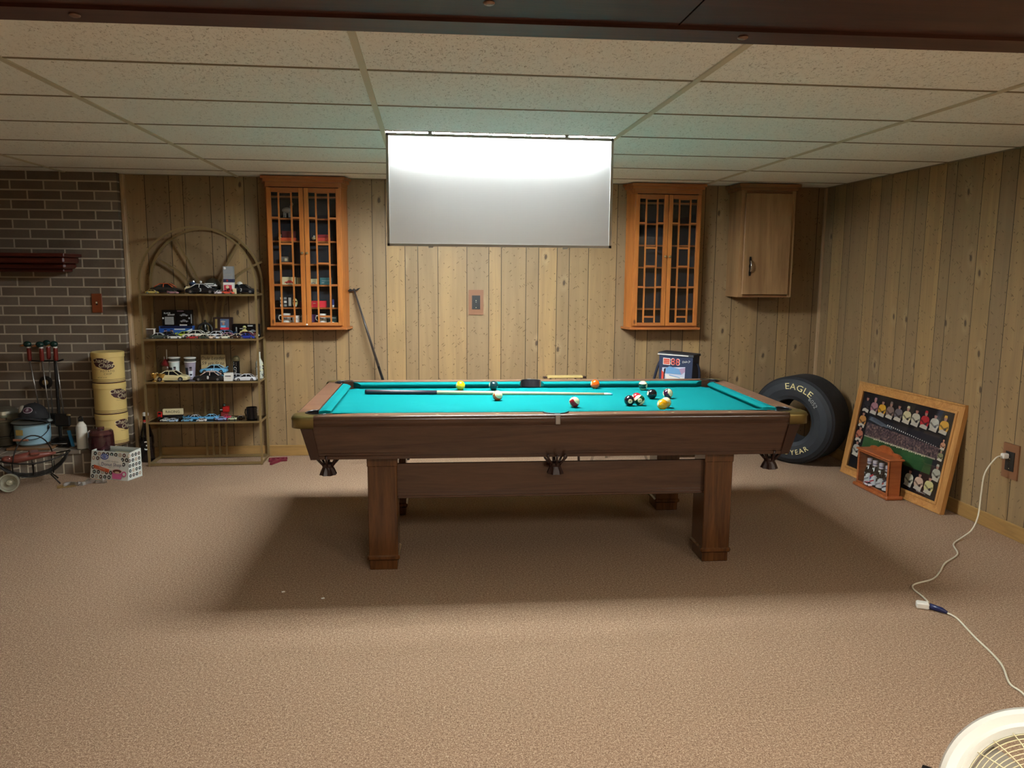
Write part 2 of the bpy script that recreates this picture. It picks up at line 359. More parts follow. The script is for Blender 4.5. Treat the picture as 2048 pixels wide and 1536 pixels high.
def tag(o, label, cat, group=None):
    o['label'] = label; o['category'] = cat
    if group: o['group'] = group
    return o
def thing(name, label, cat, loc=(0, 0, 0), rz=0, group=None):
    o = bpy.data.objects.new(name, None); S.collection.objects.link(o); o.location = loc; o.rotation_euler = (0, 0, rz)
    o.empty_display_size = .05
    return tag(o, label, cat, group)
def struct(o): o['kind'] = 'structure'; return o
def box(name, a, b, m, parent=None, bev=0): return MB().box(a, b, m, bev).build(name, parent)

# ------------------------------------------------------------------ the room
XL, YF = -4.2, -6.4
o = MB().add([(XL, YF, 0), (RX+.1, YF, 0), (RX+.1, W+.1, 0), (XL, W+.1, 0), (XL, YF, -.1), (RX+.1, YF, -.1), (RX+.1, W+.1, -.1), (XL, W+.1, -.1)],
             [[0, 1, 2, 3], [7, 6, 5, 4], [4, 5, 1, 0], [5, 6, 2, 1], [6, 7, 3, 2], [7, 4, 0, 3]], M_FLOOR).build('floor'); struct(o)
struct(box('wall_back', (XL, W, 0), (RX+.1, W+.1, H+.3), M_PAN_B))
struct(box('wall_right', (RX, YF, 0), (RX+.1, W, H+.3), M_PAN_R))
struct(box('wall_left', (XL-.1, YF, 0), (XL, W+.1, H+.3), M_PAN_R))
struct(box('wall_front', (XL-.1, YF-.1, 0), (RX+.1, YF, H+.3), M_PAN_B))
FX = [(0, 0), (0, -7*g), (2*G, -8*g)]       # cells of the grid that hold light fixtures (lower corner x, y)
mb = MB(); xs = sorted({XL, RX} | {f[0] for f in FX} | {f[0]+G for f in FX}); ys = sorted({YF, W} | {f[1] for f in FX} | {f[1]+g for f in FX})
for i in range(len(xs)-1):
    for j in range(len(ys)-1):
        if any(abs(xs[i]-f[0]) < .01 and abs(ys[j]-f[1]) < .01 for f in FX): continue
        mb.box((xs[i], ys[j], H), (xs[i+1], ys[j+1], H+.02), M_TILE)
struct(mb.build('ceiling'))
mb = MB(); y = -10*g
while y < W:
    for i in range(-4, 4):
        a = max(XL, i*G+.012); b = min(RX, (i+1)*G-.012)
        if b > a: mb.box((a, y-.0065, H-.003), (b, y+.0065, H+.002), M_CROSS)
    y += g
for i in range(-3, 3): mb.box((i*G-.012, YF, H-.006), (i*G+.012, W, H+.002), M_TEE)
mb.box((XL, W-.02, H-.004), (RX, W, H+.001), M_CROSS); mb.box((RX-.02, YF, H-.004), (RX, W, H+.001), M_CROSS)
struct(mb.build('trim_1'))
# boxed beam of dark stained boards across the room (underside + cleat along the far edge)
mb = MB(); th = -.0225
def bm(x, y, z): return (x, -2.347+x*math.sin(th)+y, z)
def bslab(x0, x1, y0, y1, z0, z1): mb.hexa([bm(x0, y0, z0), bm(x1, y0, z0), bm(x1, y1, z0), bm(x0, y1, z0)], [bm(x0, y0, z1), bm(x1, y0, z1), bm(x1, y1, z1), bm(x0, y1, z1)], M_BEAM)
bslab(XL, .76, -.42, 0, 2.008, H); bslab(.764, RX, -.42, 0, 2.008, H)
bslab(XL, RX, -.085, .004, 2.0, 2.03); bslab(XL, RX, -.42, -.34, 2.0, 2.03)
for x, y in ((.92, -.05), (.345, -.2), (-1.3, -.2), (2.2, -.2), (-.5, -.05), (2.4, -.05)):
    p = bm(x, y, 0); mb.ball((p[0], p[1], 2.003 if y < -.1 else 1.998), .012, M_WALR, 10, 6, (1, 1, .4))
struct(mb.build('trim_2'))
# baseboards, corner strips
struct(box('baseboard_back', (-2.0, W-.014, 0), (RX, W, .088), M_BASE, None, .003))
struct(box('baseboard_right', (RX-.014, YF, 0), (RX, W-.014, .088), M_BASE_R, None, .003))
struct(box('trim_3', (RX-.02, W-.02, .088), (RX, W, H-.004), M_TRIMW)); struct(box('trim_4', (-2.068, W-.045, 0), (-2.04, W, H-.004), M_TRIMW, None, .004))
# brick chimney breast with raised hearth
BY = 2.08
struct(box('wall_fireplace', (XL, BY, 0), (-2.07, W, H), M_BRICK))
pts = [(-2.085, BY)]
for k in range(7):
    a = -PI/2*k/6; pts.append((-2.205+.12*math.cos(a), 1.84+.12*math.sin(a)))
pts += [(-2.34, 1.705), (-2.52, 1.69), (-2.62, 1.62), (-2.75, 1.5), (-2.95, 1.33), (-3.4, 1.2), (-3.4, BY)]
hearth = MB().prism(pts, 0, .15, M_ROWLOCK, 2).prism([(x*1.0, y-.012 if y < 2 else y) for x, y in pts], .15, .175, M_BRTOP, 2).build('trim_5'); struct(hearth)
mt = thing('mantel_shelf', 'dark red mahogany mantel shelf mounted on the brick chimney', 'shelf', (-2.37, BY, 1.53))
MB().box((-1.2, -.30, .035), (.02, 0, .06), M_MANTEL, .004).box((-1.2, -.26, -.01), (.0, 0, .035), M_MANTEL, .01).box((-1.2, -.2, -.05), (-.02, 0, -.01), M_MANTEL, .012).build('shelf_board', mt)
MB().box((-1.2, -.15, -.075), (-.05, 0, -.05), M_MANTEL, .006).build('moulding', mt)

# ------------------------------------------------------------------ ceiling fixture standing open, lens hanging from its near edge
def fixture(x0, y0, label, opened):
    f = thing('ceiling_light', label, 'light fixture', (x0, y0, H))
    t = .012; d = .11; E = .5
    MB().box((t, t, d), (G-t, g-t, d+.01), M_WHITE).box((t, t, 0), (G-t, t+.004, d), M_WHITE).box((t, g-t-.004, 0), (G-t, g-t, d), M_WHITE)\
        .box((t, t, 0), (t+.004, g-t, d), M_WHITE).box((G-t-.004, t, 0), (G-t, g-t, d), M_WHITE).build('housing', f)
    if opened:
        mt_ = emit('fluorescent_tube', (.90, .96, 1, 1), TUBE_POWER)
        for yy in (.12, .245, .365, .49):
            tb = MB().cyl((.035, yy, .07), (G-.035, yy, .07), .019, mt_, 12).build('tube', f)
            MB().box((.016, yy-.02, .04), (.035, yy+.02, .1), M_WHITE).build('lamp_holder', f); MB().box((G-.035, yy-.02, .04), (G-.016, yy+.02, .1), M_WHITE).build('lamp_holder', f)
        dr = MB(); a = .015; b = G-.02; zt, zb = -.012, -.580; fr = .013
        dr.box((a, -.006, zb), (b, .006, zb+fr), M_ALU).box((a, -.006, zt-fr), (b, .006, zt), M_ALU)
        dr.box((a, -.006, zb), (a+fr, .006, zt), M_ALU).box((b-fr, -.006, zb), (b, .006, zt), M_ALU)
        d_ = dr.build('door_frame', f)
        MB().add([(a+fr, 0, zb+fr), (b-fr, 0, zb+fr), (b-fr, 0, zt-fr), (a+fr, 0, zt-fr)], [[0, 1, 2, 3]], M_LENS).build('prismatic_lens', d_)
        for xx in (.24, .95):
            MB().box((xx-.012, -.01, zb-.008), (xx+.012, -.003, zb+.004), M_ALU).build('latch', d_)
            MB().box((xx-.01, -.004, -.02), (xx+.01, .004, .01), M_ALU).build('hinge', d_)
    else:
        MB().box((t, t, -.002), (G-t, g-t, .004), emit('lit_diffuser', (1, .94, .84, 1), REAR_POWER)).build('diffuser', f)
        dr = MB()
        dr.box((0, 0, -.006), (G, .02, .003), M_ALU).box((0, g-.02, -.006), (G, g, .003), M_ALU).box((0, 0, -.006), (.02, g, .003), M_ALU).box((G-.02, 0, -.006), (G, g, .003), M_ALU)
        dr.build('door_frame', f)
fixture(0, 0, 'recessed fluorescent ceiling light with its prismatic lens door hanging open above the pool table', True)
fixture(*FX[1], 'closed recessed ceiling light with a lit diffuser over the near side of the room', False)
fixture(*FX[2], 'closed recessed ceiling light with a lit diffuser near the right wall behind the viewer', False)

# ------------------------------------------------------------------ pool table
TC = (.853, .134); TR = math.radians(-1.1)
pt = thing('pool_table', 'dark walnut pool table with teal cloth and leather pockets in the middle of the room', 'pool table', (TC[0], TC[1], 0), TR)
HX, HY, TZ = 1.262, .642, .80; RW = .105; CW = .052; IX, IY = HX-RW, HY-RW
def ring_loop():
    """inner edge of the wooden rail with six pocket bulges (star-shaped from the centre)"""
    pr, sr = .066, .062; L = []
    def arc(cx, cy, r, a0, a1, n=12): return [(cx+r*math.cos(a0+(a1-a0)*k/n), cy+r*math.sin(a0+(a1-a0)*k/n)) for k in range(n+1)]
    for q in range(4):
        sx, sy = ((1, 1), (-1, 1), (-1, -1), (1, -1))[q]
        cxx, cyy = sx*(IX-.012), sy*(IY-.012)
        base = math.atan2(sy, sx); L.append(arc(cxx, cyy, pr, base-2.05+.0, base+2.05))
    top = arc(0, IY+.012, sr, -.2+0, PI+.2); bot = arc(0, -IY-.012, sr, PI-.2, 2*PI+.2)
    def clean(a): return [(max(-HX+.02, min(HX-.02, x)), max(-HY+.02, min(HY-.02, y))) for x, y in a]
    c = [[(x, y) for x, y in a if not (abs(x) < IX-1e-6 and abs(y) < IY-1e-6)] for a in L]
    t_ = [(x, y) for x, y in top if y > IY]; b_ = [(x, y) for x, y in bot if y < -IY]
    # straight stretches
    def seg(p, q, n=8): return [(p[0]+(q[0]-p[0])*k/n, p[1]+(q[1]-p[1])*k/n) for k in range(1, n)]
    loop = []
    parts = [clean(c[0]), t_, clean(c[1]), clean(c[2]), b_, clean(c[3])]
    for i, p in enumerate(parts):
        loop += p; nx = parts[(i+1) % 6]; loop += seg(p[-1], nx[0])
    loop.sort(key=lambda p: math.atan2(p[1], p[0])); return loop
LP = ring_loop()
def onrect(p, X, Y, r=.05):
    k = min(X/abs(p[0]) if p[0] else 1e9, Y/abs(p[1]) if p[1] else 1e9); x, y = p[0]*k, p[1]*k
    if abs(x) > X-r and abs(y) > Y-r:
        cx, cy = math.copysign(X-r, x), math.copysign(Y-r, y); d = math.hypot(x-cx, y-cy)
        if d > 0: x, y = cx+(x-cx)*r/d, cy+(y-cy)*r/d
    return x, y
def strips(mb, rows, m, smooth=False):
    n = len(rows[0]); vs = [p for r in rows for p in r]
    fs = [[i*n+k, i*n+(k+1) % n, (i+1)*n+(k+1) % n, (i+1)*n+k] for i in range(len(rows)-1) for k in range(n)]
    return mb.add(vs, fs, m, smooth)
O = [onrect(p, HX, HY) for p in LP]; O1 = [onrect(p, HX-.012, HY-.012) for p in LP]; O2 = [onrect(p, HX-.022, HY-.022) for p in LP]
mb = MB()
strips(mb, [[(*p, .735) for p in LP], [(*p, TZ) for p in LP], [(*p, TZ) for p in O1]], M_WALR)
strips(mb, [[(*p, TZ) for p in O1], [(*p, TZ-.004) for p in onrectl(O1, O)] if 0 else [((a[0]+b[0])/2, (a[1]+b[1])/2, TZ-.003) for a, b in zip(O1, O)], [(*p, TZ-.013) for p in O], [(*p, .765) for p in O], [(*p, .748) for p in O2], [(*p, .74) for p in O2]], M_WAL, True)
mb.build('rail', pt)
# diamond sights
for sy in (-1, 1):
    for i in (-3, -2, -1, 1, 2, 3):
        x = i*IX/4; y = sy*(HY-.045)
        MB().prism([(x-.009, y), (x, y-.005), (x+.009, y), (x, y+.005)], TZ-.001, TZ+.0008, M_CREAM).build('sight', pt)
# slate bed covered in cloth, real holes at the pockets
def bed_outline():
    X, Y = IX-.001, IY-.001; pr = .06; L = []
    for q in range(4):
        sx, sy = ((1, 1), (-1, 1), (-1, -1), (1, -1))[q]
        cx, cy = sx*(IX-.012), sy*(IY-.012); base = math.atan2(sy, sx)+PI
        pts_ = [(cx+pr*math.cos(base+a), cy+pr*math.sin(base+a)) for a in [1.0-2.0*k/10 for k in range(11)]]
        s_ = [(math.copysign(X, sx) if k in (-1,) else p[0], p[1]) for k, p in enumerate(pts_)]
        c0 = (X*sx, pts_[0][1]) if q in (0, 2) else (pts_[0][0], Y*sy)
        c1 = (pts_[-1][0], Y*sy) if q in (0, 2) else (X*sx, pts_[-1][1])
        L.append([c0]+pts_+[c1])
        if q == 0: L.append([(.062, Y)]+[(.058*math.cos(-PI*k/10), IY+.012-.058*math.sin(PI*k/10)) for k in range(11)]+[(-.062, Y)])
        if q == 2: L.append([(-.062, -Y)]+[(-.058*math.cos(-PI*k/10), -IY-.012+.058*math.sin(PI*k/10)) for k in range(11)]+[(.062, -Y)])
    return [p for a in L for p in a]
BO = bed_outline()
mb = MB(); n = len(BO); mb.add([(*p, .765) for p in BO]+[(*p, .735) for p in BO], [list(range(n))]+[[i, n+i, n+(i+1) % n, (i+1) % n] for i in range(n)], M_FELT)
mb.build('cloth_bed', pt)
# cushions
def cushion(p0, p1, inn, cut0, cut1):
    """p0-p1 along the rail's inner edge, inn = unit vector to the table centre; ends cut back towards the pockets"""
    p0, p1, inn = Vector(p0), Vector(p1), Vector(inn); d = (p1-p0).normalized()
    a = [p0, p0+inn*.030+d*cut0*.55, p0+inn*CW+d*cut0, p0+inn*(CW-.02)+d*cut0*.9]; b = [p1, p1+inn*.030-d*cut1*.55, p1+inn*CW-d*cut1, p1+inn*(CW-.02)-d*cut1*.9]
    zs = [TZ-.001, TZ-.001, TZ-.008, .766]
    vs = [(*p, z) for p, z in zip(a, zs)]+[(*p, z) for p, z in zip(b, zs)]
    vs += [(*p0, .766), (*p1, .766), (*(p0+inn*CW+d*cut0), TZ-.014), (*(p1+inn*CW-d*cut1), TZ-.014)]
    fs = [[0, 4, 5, 1], [1, 5, 6, 2], [2, 6, 11, 10], [10, 11, 7, 3], [3, 7, 9, 8], [0, 1, 2, 10, 3, 8], [4, 9, 7, 11, 6, 5]]
    MB().add(vs, fs, M_FELT).build('cushion', pt)
cm = .085; sm = .064
for sy in (1, -1):
    cushion((-IX+cm-.03, sy*IY), (-sm, sy*IY), (0, -sy), .05, .012); cushion((sm, sy*IY), (IX-cm+.03, sy*IY), (0, -sy), .012, .05)
for sx in (1, -1): cushion((sx*IX, -IY+cm-.03), (sx*IX, IY-cm+.03), (-sx, 0), .05, .05)
# pockets: leather-lined cup in each opening, with a leather shield and tassel net below the apron
def pocket(cx, cy, corner):
    p = MB().lathe([(.060, .005), (.053, -.03), (.034, -.07), (.02, -.09), (.001, -.092)], mat('pocket_liner', '15131a', .7), 20, Matrix.Translation((cx, cy, .735+.005)), True, False)
    # rim liner following the outer half of the hole
    a0 = math.atan2(cy if corner else cy*9, cx) ; pts_ = [(cx+.064*math.cos(a0+t), cy+.064*math.sin(a0+t), TZ+.001) for t in [(-1.75 if corner else -1.35)+(3.5 if corner else 2.7)*k/16 for k in range(17)]]
    lw_ = [(cx+(.0635 if corner else .0600)*math.cos(a0+t), cy+(.0635 if corner else .0600)*math.sin(a0+t)) for t in [(-1.75 if corner else -1.35)+(3.5 if corner else 2.7)*k/16 for k in range(17)]]
    p.add([(*q, .738) for q in lw_]+[(*q, TZ+.0005) for q in lw_], [[k, k+1, 18+k, 17+k] for k in range(16)], mat('pocket_liner', '15131a', .7))
    p.tube(pts_, .0045, M_BLACK, 6)
    return p.build('pocket', pt)
def net(cx, cy):
    mb = MB()
    for k in range(8):
        a = 2*PI*k/8; ca, sa = math.cos(a), math.sin(a)
        mb.tube([(cx+.062*ca, cy+.055*sa, .60), (cx+.052*ca, cy+.048*sa, .575), (cx+.034*ca, cy+.034*sa, .555), (cx+.026*ca, cy+.026*sa, .545)], [.007, .006, .006, .005], M_LEATHER, 6)
    mb.lathe([(.030, .003), (.029, -.008), (.026, -.016)], M_LEATHER, 16, Matrix.Translation((cx, cy, .55)))
    seg = 16; pr = []
    top = [(cx+.024*math.cos(2*PI*k/seg), cy+.024*math.sin(2*PI*k/seg), .54) for k in range(seg)]
    mid = [(cx+(.035 if k % 2 else .030)*math.cos(2*PI*k/seg), cy+(.035 if k % 2 else .030)*math.sin(2*PI*k/seg), .52) for k in range(seg)]
    bo = [(cx+(.044 if k % 2 else .037)*math.cos(2*PI*k/seg), cy+(.044 if k % 2 else .037)*math.sin(2*PI*k/seg), .498) for k in range(seg)]
    strips(mb, [top, mid, bo], M_LEATHER); mb.add([top[k] for k in range(seg)], [list(range(seg))], M_LEATHER); mb.add(bo, [list(range(seg))[::-1]], M_LEATHER)
    mb.build('pocket_net', pt)
for sx in (-1, 1):
    for sy in (-1, 1): pocket(sx*(IX-.012), sy*(IY-.012), True); net(sx*1.11, sy*.54)
for sy in (-1, 1): pocket(0, sy*(IY+.012), False); net(0, sy*.58)
for sy in (-1, 1):   # metal straps of the side pockets
    MB().box((-.013, sy*(HY-.030), TZ-.001), (.013, sy*(HY+.002), TZ+.002), M_STEEL).box((-.012, sy*(HY-.002), TZ-.045), (.012, sy*(HY+.006), TZ+.002), M_STEEL, .002).build('pocket_strap', pt)
# corner castings
for sx in (-1, 1):
    for sy in (-1, 1):
        mb = MB(); r = .055; rows = []
        def cc(X, Y, rr, z):
            L = [(sx*(HX-.105), sy*Y, z)]
            for k in range(9): a = PI/2-PI/2*k/8; L.append((sx*(X-rr+rr*math.cos(a)), sy*(Y-rr+rr*math.sin(a)), z))
            L.append((sx*X, sy*(HY-.105), z)); return L
        rows = [cc(HX-.02, HY-.02, .04, TZ+.003), cc(HX, HY, r, TZ), cc(HX+.006, HY+.006, r, TZ-.012), cc(HX+.003, HY+.003, r, TZ-.022), cc(HX+.004, HY+.004, r, TZ-.055), cc(HX-.01, HY-.01, r, TZ-.058)]
        n = len(rows[0]); vs = [p for q in rows for p in q]
        fs = [[i*n+k, i*n+k+1, (i+1)*n+k+1, (i+1)*n+k] for i in range(len(rows)-1) for k in range(n-1)]
        inner = [(sx*(HX-.105+.02*k/(n-1)*4), sy*(HY-.045-.06*k/(n-1)), TZ+.0035) for k in range(n)]
        if sx*sy < 0: fs = [f[::-1] for f in fs]
        mb.add(vs, fs, M_BRONZE, True)
        # top plate between the pocket opening and the outer edge
        c0 = (sx*(IX-.012), sy*(IY-.012)); base = math.atan2(sy, sx); da = 1.12
        arcp = [(c0[0]+.072*math.cos(base-s_*sx*sy*da), c0[1]+.072*math.sin(base-s_*sx*sy*da), TZ+.003) for s_ in [-1+2*k/(n-1) for k in range(n)]]
        tp = rows[0]; vs = tp+arcp; fs = [[k, k+1, n+k+1, n+k] for k in range(n-1)]
        mb.add(vs, fs, M_BRONZE)
        mb.build('corner_casting', pt)
# apron: tapering cabinet sides with dark corner posts and a stepped moulding along the bottom
TX0, TY0, TX1, TY1 = HX-.045, HY-.03, HX-.085, HY-.055
def apron(z0, z1, ex, m, name, full=True):
    f = (.74-z0)/(.74-.585); f1 = (.74-z1)/(.74-.585)
    X0, Y0 = TX0+(TX1-TX0)*f+ex, TY0+(TY1-TY0)*f+ex; X1, Y1 = TX0+(TX1-TX0)*f1+ex, TY0+(TY1-TY0)*f1+ex; t = .03
    mb = MB()
    for sy in (-1, 1):
        mb.hexa([(-X0, sy*Y0, z0), (X0, sy*Y0, z0), (X0, sy*(Y0-t), z0), (-X0, sy*(Y0-t), z0)][::sy or 1], [(-X1, sy*Y1, z1), (X1, sy*Y1, z1), (X1, sy*(Y1-t), z1), (-X1, sy*(Y1-t), z1)][::sy or 1], m)
    for sx in (-1, 1):
        mb.hexa([(sx*X0, -Y0+t, z0), (sx*(X0-t), -Y0+t, z0), (sx*(X0-t), Y0-t, z0), (sx*X0, Y0-t, z0)][::sx], [(sx*X1, -Y1+t, z1), (sx*(X1-t), -Y1+t, z1), (sx*(X1-t), Y1-t, z1), (sx*X1, Y1-t, z1)][::sx], m)
    return mb.build(name, pt)
apron(.612, .74, 0, M_WAL, 'apron')
apron(.606, .612, .004, M_WAL, 'moulding'); apron(.598, .606, .0, M_WAL, 'moulding'); apron(.583, .598, .006, M_WAL, 'moulding')
M_POST = wood('dark_post', '241009', '3a1d12', 2, 1, .25, .4)
for sx in (-1, 1):
    for sy in (-1, 1):
        b0 = [(sx*(TX1+.006), sy*(TY1+.010)), (sx*(TX1-.035), sy*(TY1+.010)), (sx*(TX1-.035), sy*(TY1-.05)), (sx*(TX1+.006), sy*(TY1-.05))]
        b1 = [(sx*(TX0+.006), sy*(TY0+.010)), (sx*(TX0-.05), sy*(TY0+.010)), (sx*(TX0-.05), sy*(TY0-.05)), (sx*(TX0+.006), sy*(TY0-.05))]
        if sx*sy > 0: b0 = b0[::-1]; b1 = b1[::-1]
        MB().hexa([(*p, .583) for p in b0], [(*p, .742) for p in b1], M_POST).build('corner_post', pt)
MB().box((-TX1+.03, -TY1+.03, .60), (TX1-.03, TY1-.03, .735), M_POST).build('slate_support', pt)
# legs and stretchers
for sx in (-1, 1):
    for sy in (-1, 1):
        x, y = sx*.85, sy*.445; mb = MB()
        a, b = .072, .088
        mb.box((x-a, y-b, .07), (x+a, y+b, .60), M_WALV, .004).box((x-a-.003, y-b-.003, .53), (x+a+.003, y+b+.003, .60), M_WALV, .003)
        mb.box((x-a-.008, y-b-.008, .05), (x+a+.008, y+b+.008, .078), M_WALV, .008).box((x-a+.004, y-b+.004, 0), (x+a-.004, y+b-.004, .05), M_WALV, .003)
        mb.build('leg', pt)
for sy in (-1, 1):
    mb = MB(); y = sy*.50; f = lambda q: y+sy*q
    mb.box((-.778, f(-.02), .372), (.778, f(.0), .535), M_WAL).box((-.778, f(-.02), .36), (.778, f(.006), .372), M_WAL, .002).box((-.778, f(-.02), .384), (.778, f(.004), .388), M_WAL)
    mb.build('stretcher', pt)

# ------------------------------------------------------------------ balls and cue
def ball_mat(name, col, stripe):
    t = NT(name); tc = t.n('ShaderNodeTexCoord'); sp = t.n('ShaderNodeSeparateXYZ'); t.l(tc.outputs['Object'], sp.inputs[0])
    iv = C('e9dfb4')
    dot = t.math('GREATER_THAN', t.math('ABSOLUTE', sp.outputs[0]), .0286*.90)
    col_ = C(col)
    if stripe:
        st = t.math('LESS_THAN', t.math('ABSOLUTE', sp.outputs[2]), .0286*.5); c = t.mix(st, iv, col_)
    else: c = col_
    c = t.mix(dot, c, iv); 
    if isinstance(c, tuple): t.b.inputs['Base Color'].default_value = c
    else: t.l(c, t.b.inputs['Base Color'])
    t.b.inputs['Roughness'].default_value = .08; t.b.inputs['Coat Weight'].default_value = .6; return t.m
BALLS = [ # x, y, colour, stripe, number, rotation, label
 (.416, .555, 'e8c21c', 0, '1', (0, .3, .25), 'yellow billiard ball near the far cushion, behind the butt half of the cue'),
 (.617, .544, '12343a', 0, '6', (.3, .2, .1), 'dark teal billiard ball near the far cushion, left of the far middle pocket'),
 (.607, .152, 'e2571c', 1, '13', (.9, .5, .1), 'orange and cream striped billiard ball just in front of the middle of the cue'),
 (1.254, .575, 'f0560e', 0, '5', (.8, .2, .1), 'bright orange billiard ball against the far cushion beyond the cue tip'),
 (.998, -.096, '8e1420', 1, '15', (.5, .75, .1), 'maroon striped billiard ball alone near the near middle pocket'),
 (1.537, .494, '0e3832', 1, '14', (.1, .05, -.75), 'dark green striped billiard ball, farthest one in the right-hand half by the far cushion'),
 (1.496, .155, '10121c', 0, '4', (.2, .2, .1), 'plain near-black billiard ball between the two striped balls at the right end'),
 (1.594, .168, '3a1230', 1, '12', (.0, 1.15, -.7), 'dark purple striped billiard ball, rightmost on the table'),
 (1.371, .022, 'd2202e', 0, '3', (.3, .3, .1), 'red billiard ball mostly hidden behind a touching pair of dark balls'),
 (1.307, -.065, '180e1c', 0, '8', (0, .0, -1.65), 'black billiard ball with a white number circle facing the viewer, left of a touching pair'),
 (1.366, -.055, '0f3f2a', 1, '14', (.75, -.1, -1.75), 'dark green and cream striped billiard ball with number circle, right of a touching pair'),
 (1.487, -.142, 'd8ac34', 1, '9', (.2, .4, .1), 'pale yellow striped billiard ball behind the golden ball near the right of the near rail'),
 (1.449, -.205, 'eda412', 0, '1', (.3, .2, .1), 'golden yellow billiard ball closest to the near rail')]
for x, y, col, st, num, rot, lab in BALLS:
    m = ball_mat('ball_%s_%s' % (col, num), col, st); mb = MB().ball((0, 0, 0), .0286, m, 28, 18)
    for s_ in (1, -1):
        def fn(u, v, s_=s_):
            r = .0288; k = math.sqrt(max(0, r*r-u*u-v*v)); return (k*s_, u*s_, v)
        mb.text(num, .0135, M_MATTE, fn)
    o = mb.build('billiard_ball', None, (x, y, .765+.0287), rot); tag(o, lab, 'ball', 'billiard balls on the pool table')
a = Vector((-.147, .425, 0)); b = Vector((1.302, .305, 0)); d = (b-a); L = d.length; ang = math.atan2(d.y, d.x)
cue = thing('cue_stick', 'wooden pool cue with dark butt lying on the teal cloth', 'cue', (a.x, a.y, .765), ang)
def rr(x): return .0145+(.0065-.0145)*x/L
def cz(x): return rr(x)+.0006
CB = wood('cue_maple', 'c9b48a', 'e6d8b4', 0, 1, .25, .5); CD = mat('cue_wrap', '2b2430', .4)
mb = MB(); mb.tube([(0, 0, cz(0)), (.012, 0, cz(0)), (.42, 0, cz(.42))], [.012, rr(0), rr(.42)], CD, 14); mb.build('butt', cue)
mb = MB(); mb.tube([(.42, 0, cz(.42)), (L-.05, 0, cz(L-.05))], [rr(.42), rr(L-.05)], CB, 14); mb.build('shaft', cue)
mb = MB(); mb.tube([(L-.05, 0, cz(L-.05)), (L-.012, 0, cz(L))], [.0068, .0065], M_WHITE, 12).tube([(L-.012, 0, cz(L)), (L, 0, cz(L))], [.0065, .005], M_LBLUE, 12); mb.build('tip', cue)
br = thing('bridge_stick', 'black mechanical bridge stick leaning against the back wall left of the wall outlet', 'cue', (-.02, 1.98, 0))
p0 = Vector((.08, -.03, 0.0)); p1 = Vector((-.335, .165, 1.335))
MB().tube([p0, p0.lerp(p1, .55)], [.014, .011], M_BLACK, 10).build('butt', br)
MB().tube([p0.lerp(p1, .55), p1], [.011, .007], mat('bridge_shaft', '3a3634', .3), 10).build('shaft', br)
mb = MB(); hd = [(-.05, 0, -.012), (-.03, 0, .008), (-.012, 0, -.002), (.0, 0, .010), (.014, 0, -.002), (.03, 0, .010), (.05, 0, .014), (.03, 0, -.006), (-.03, 0, -.016)]
mb.prism([(x, z) for x, y, z in hd], -.004, .004, M_BLACK, 1, Matrix.Translation(p1)); mb.build('bridge_head', br)

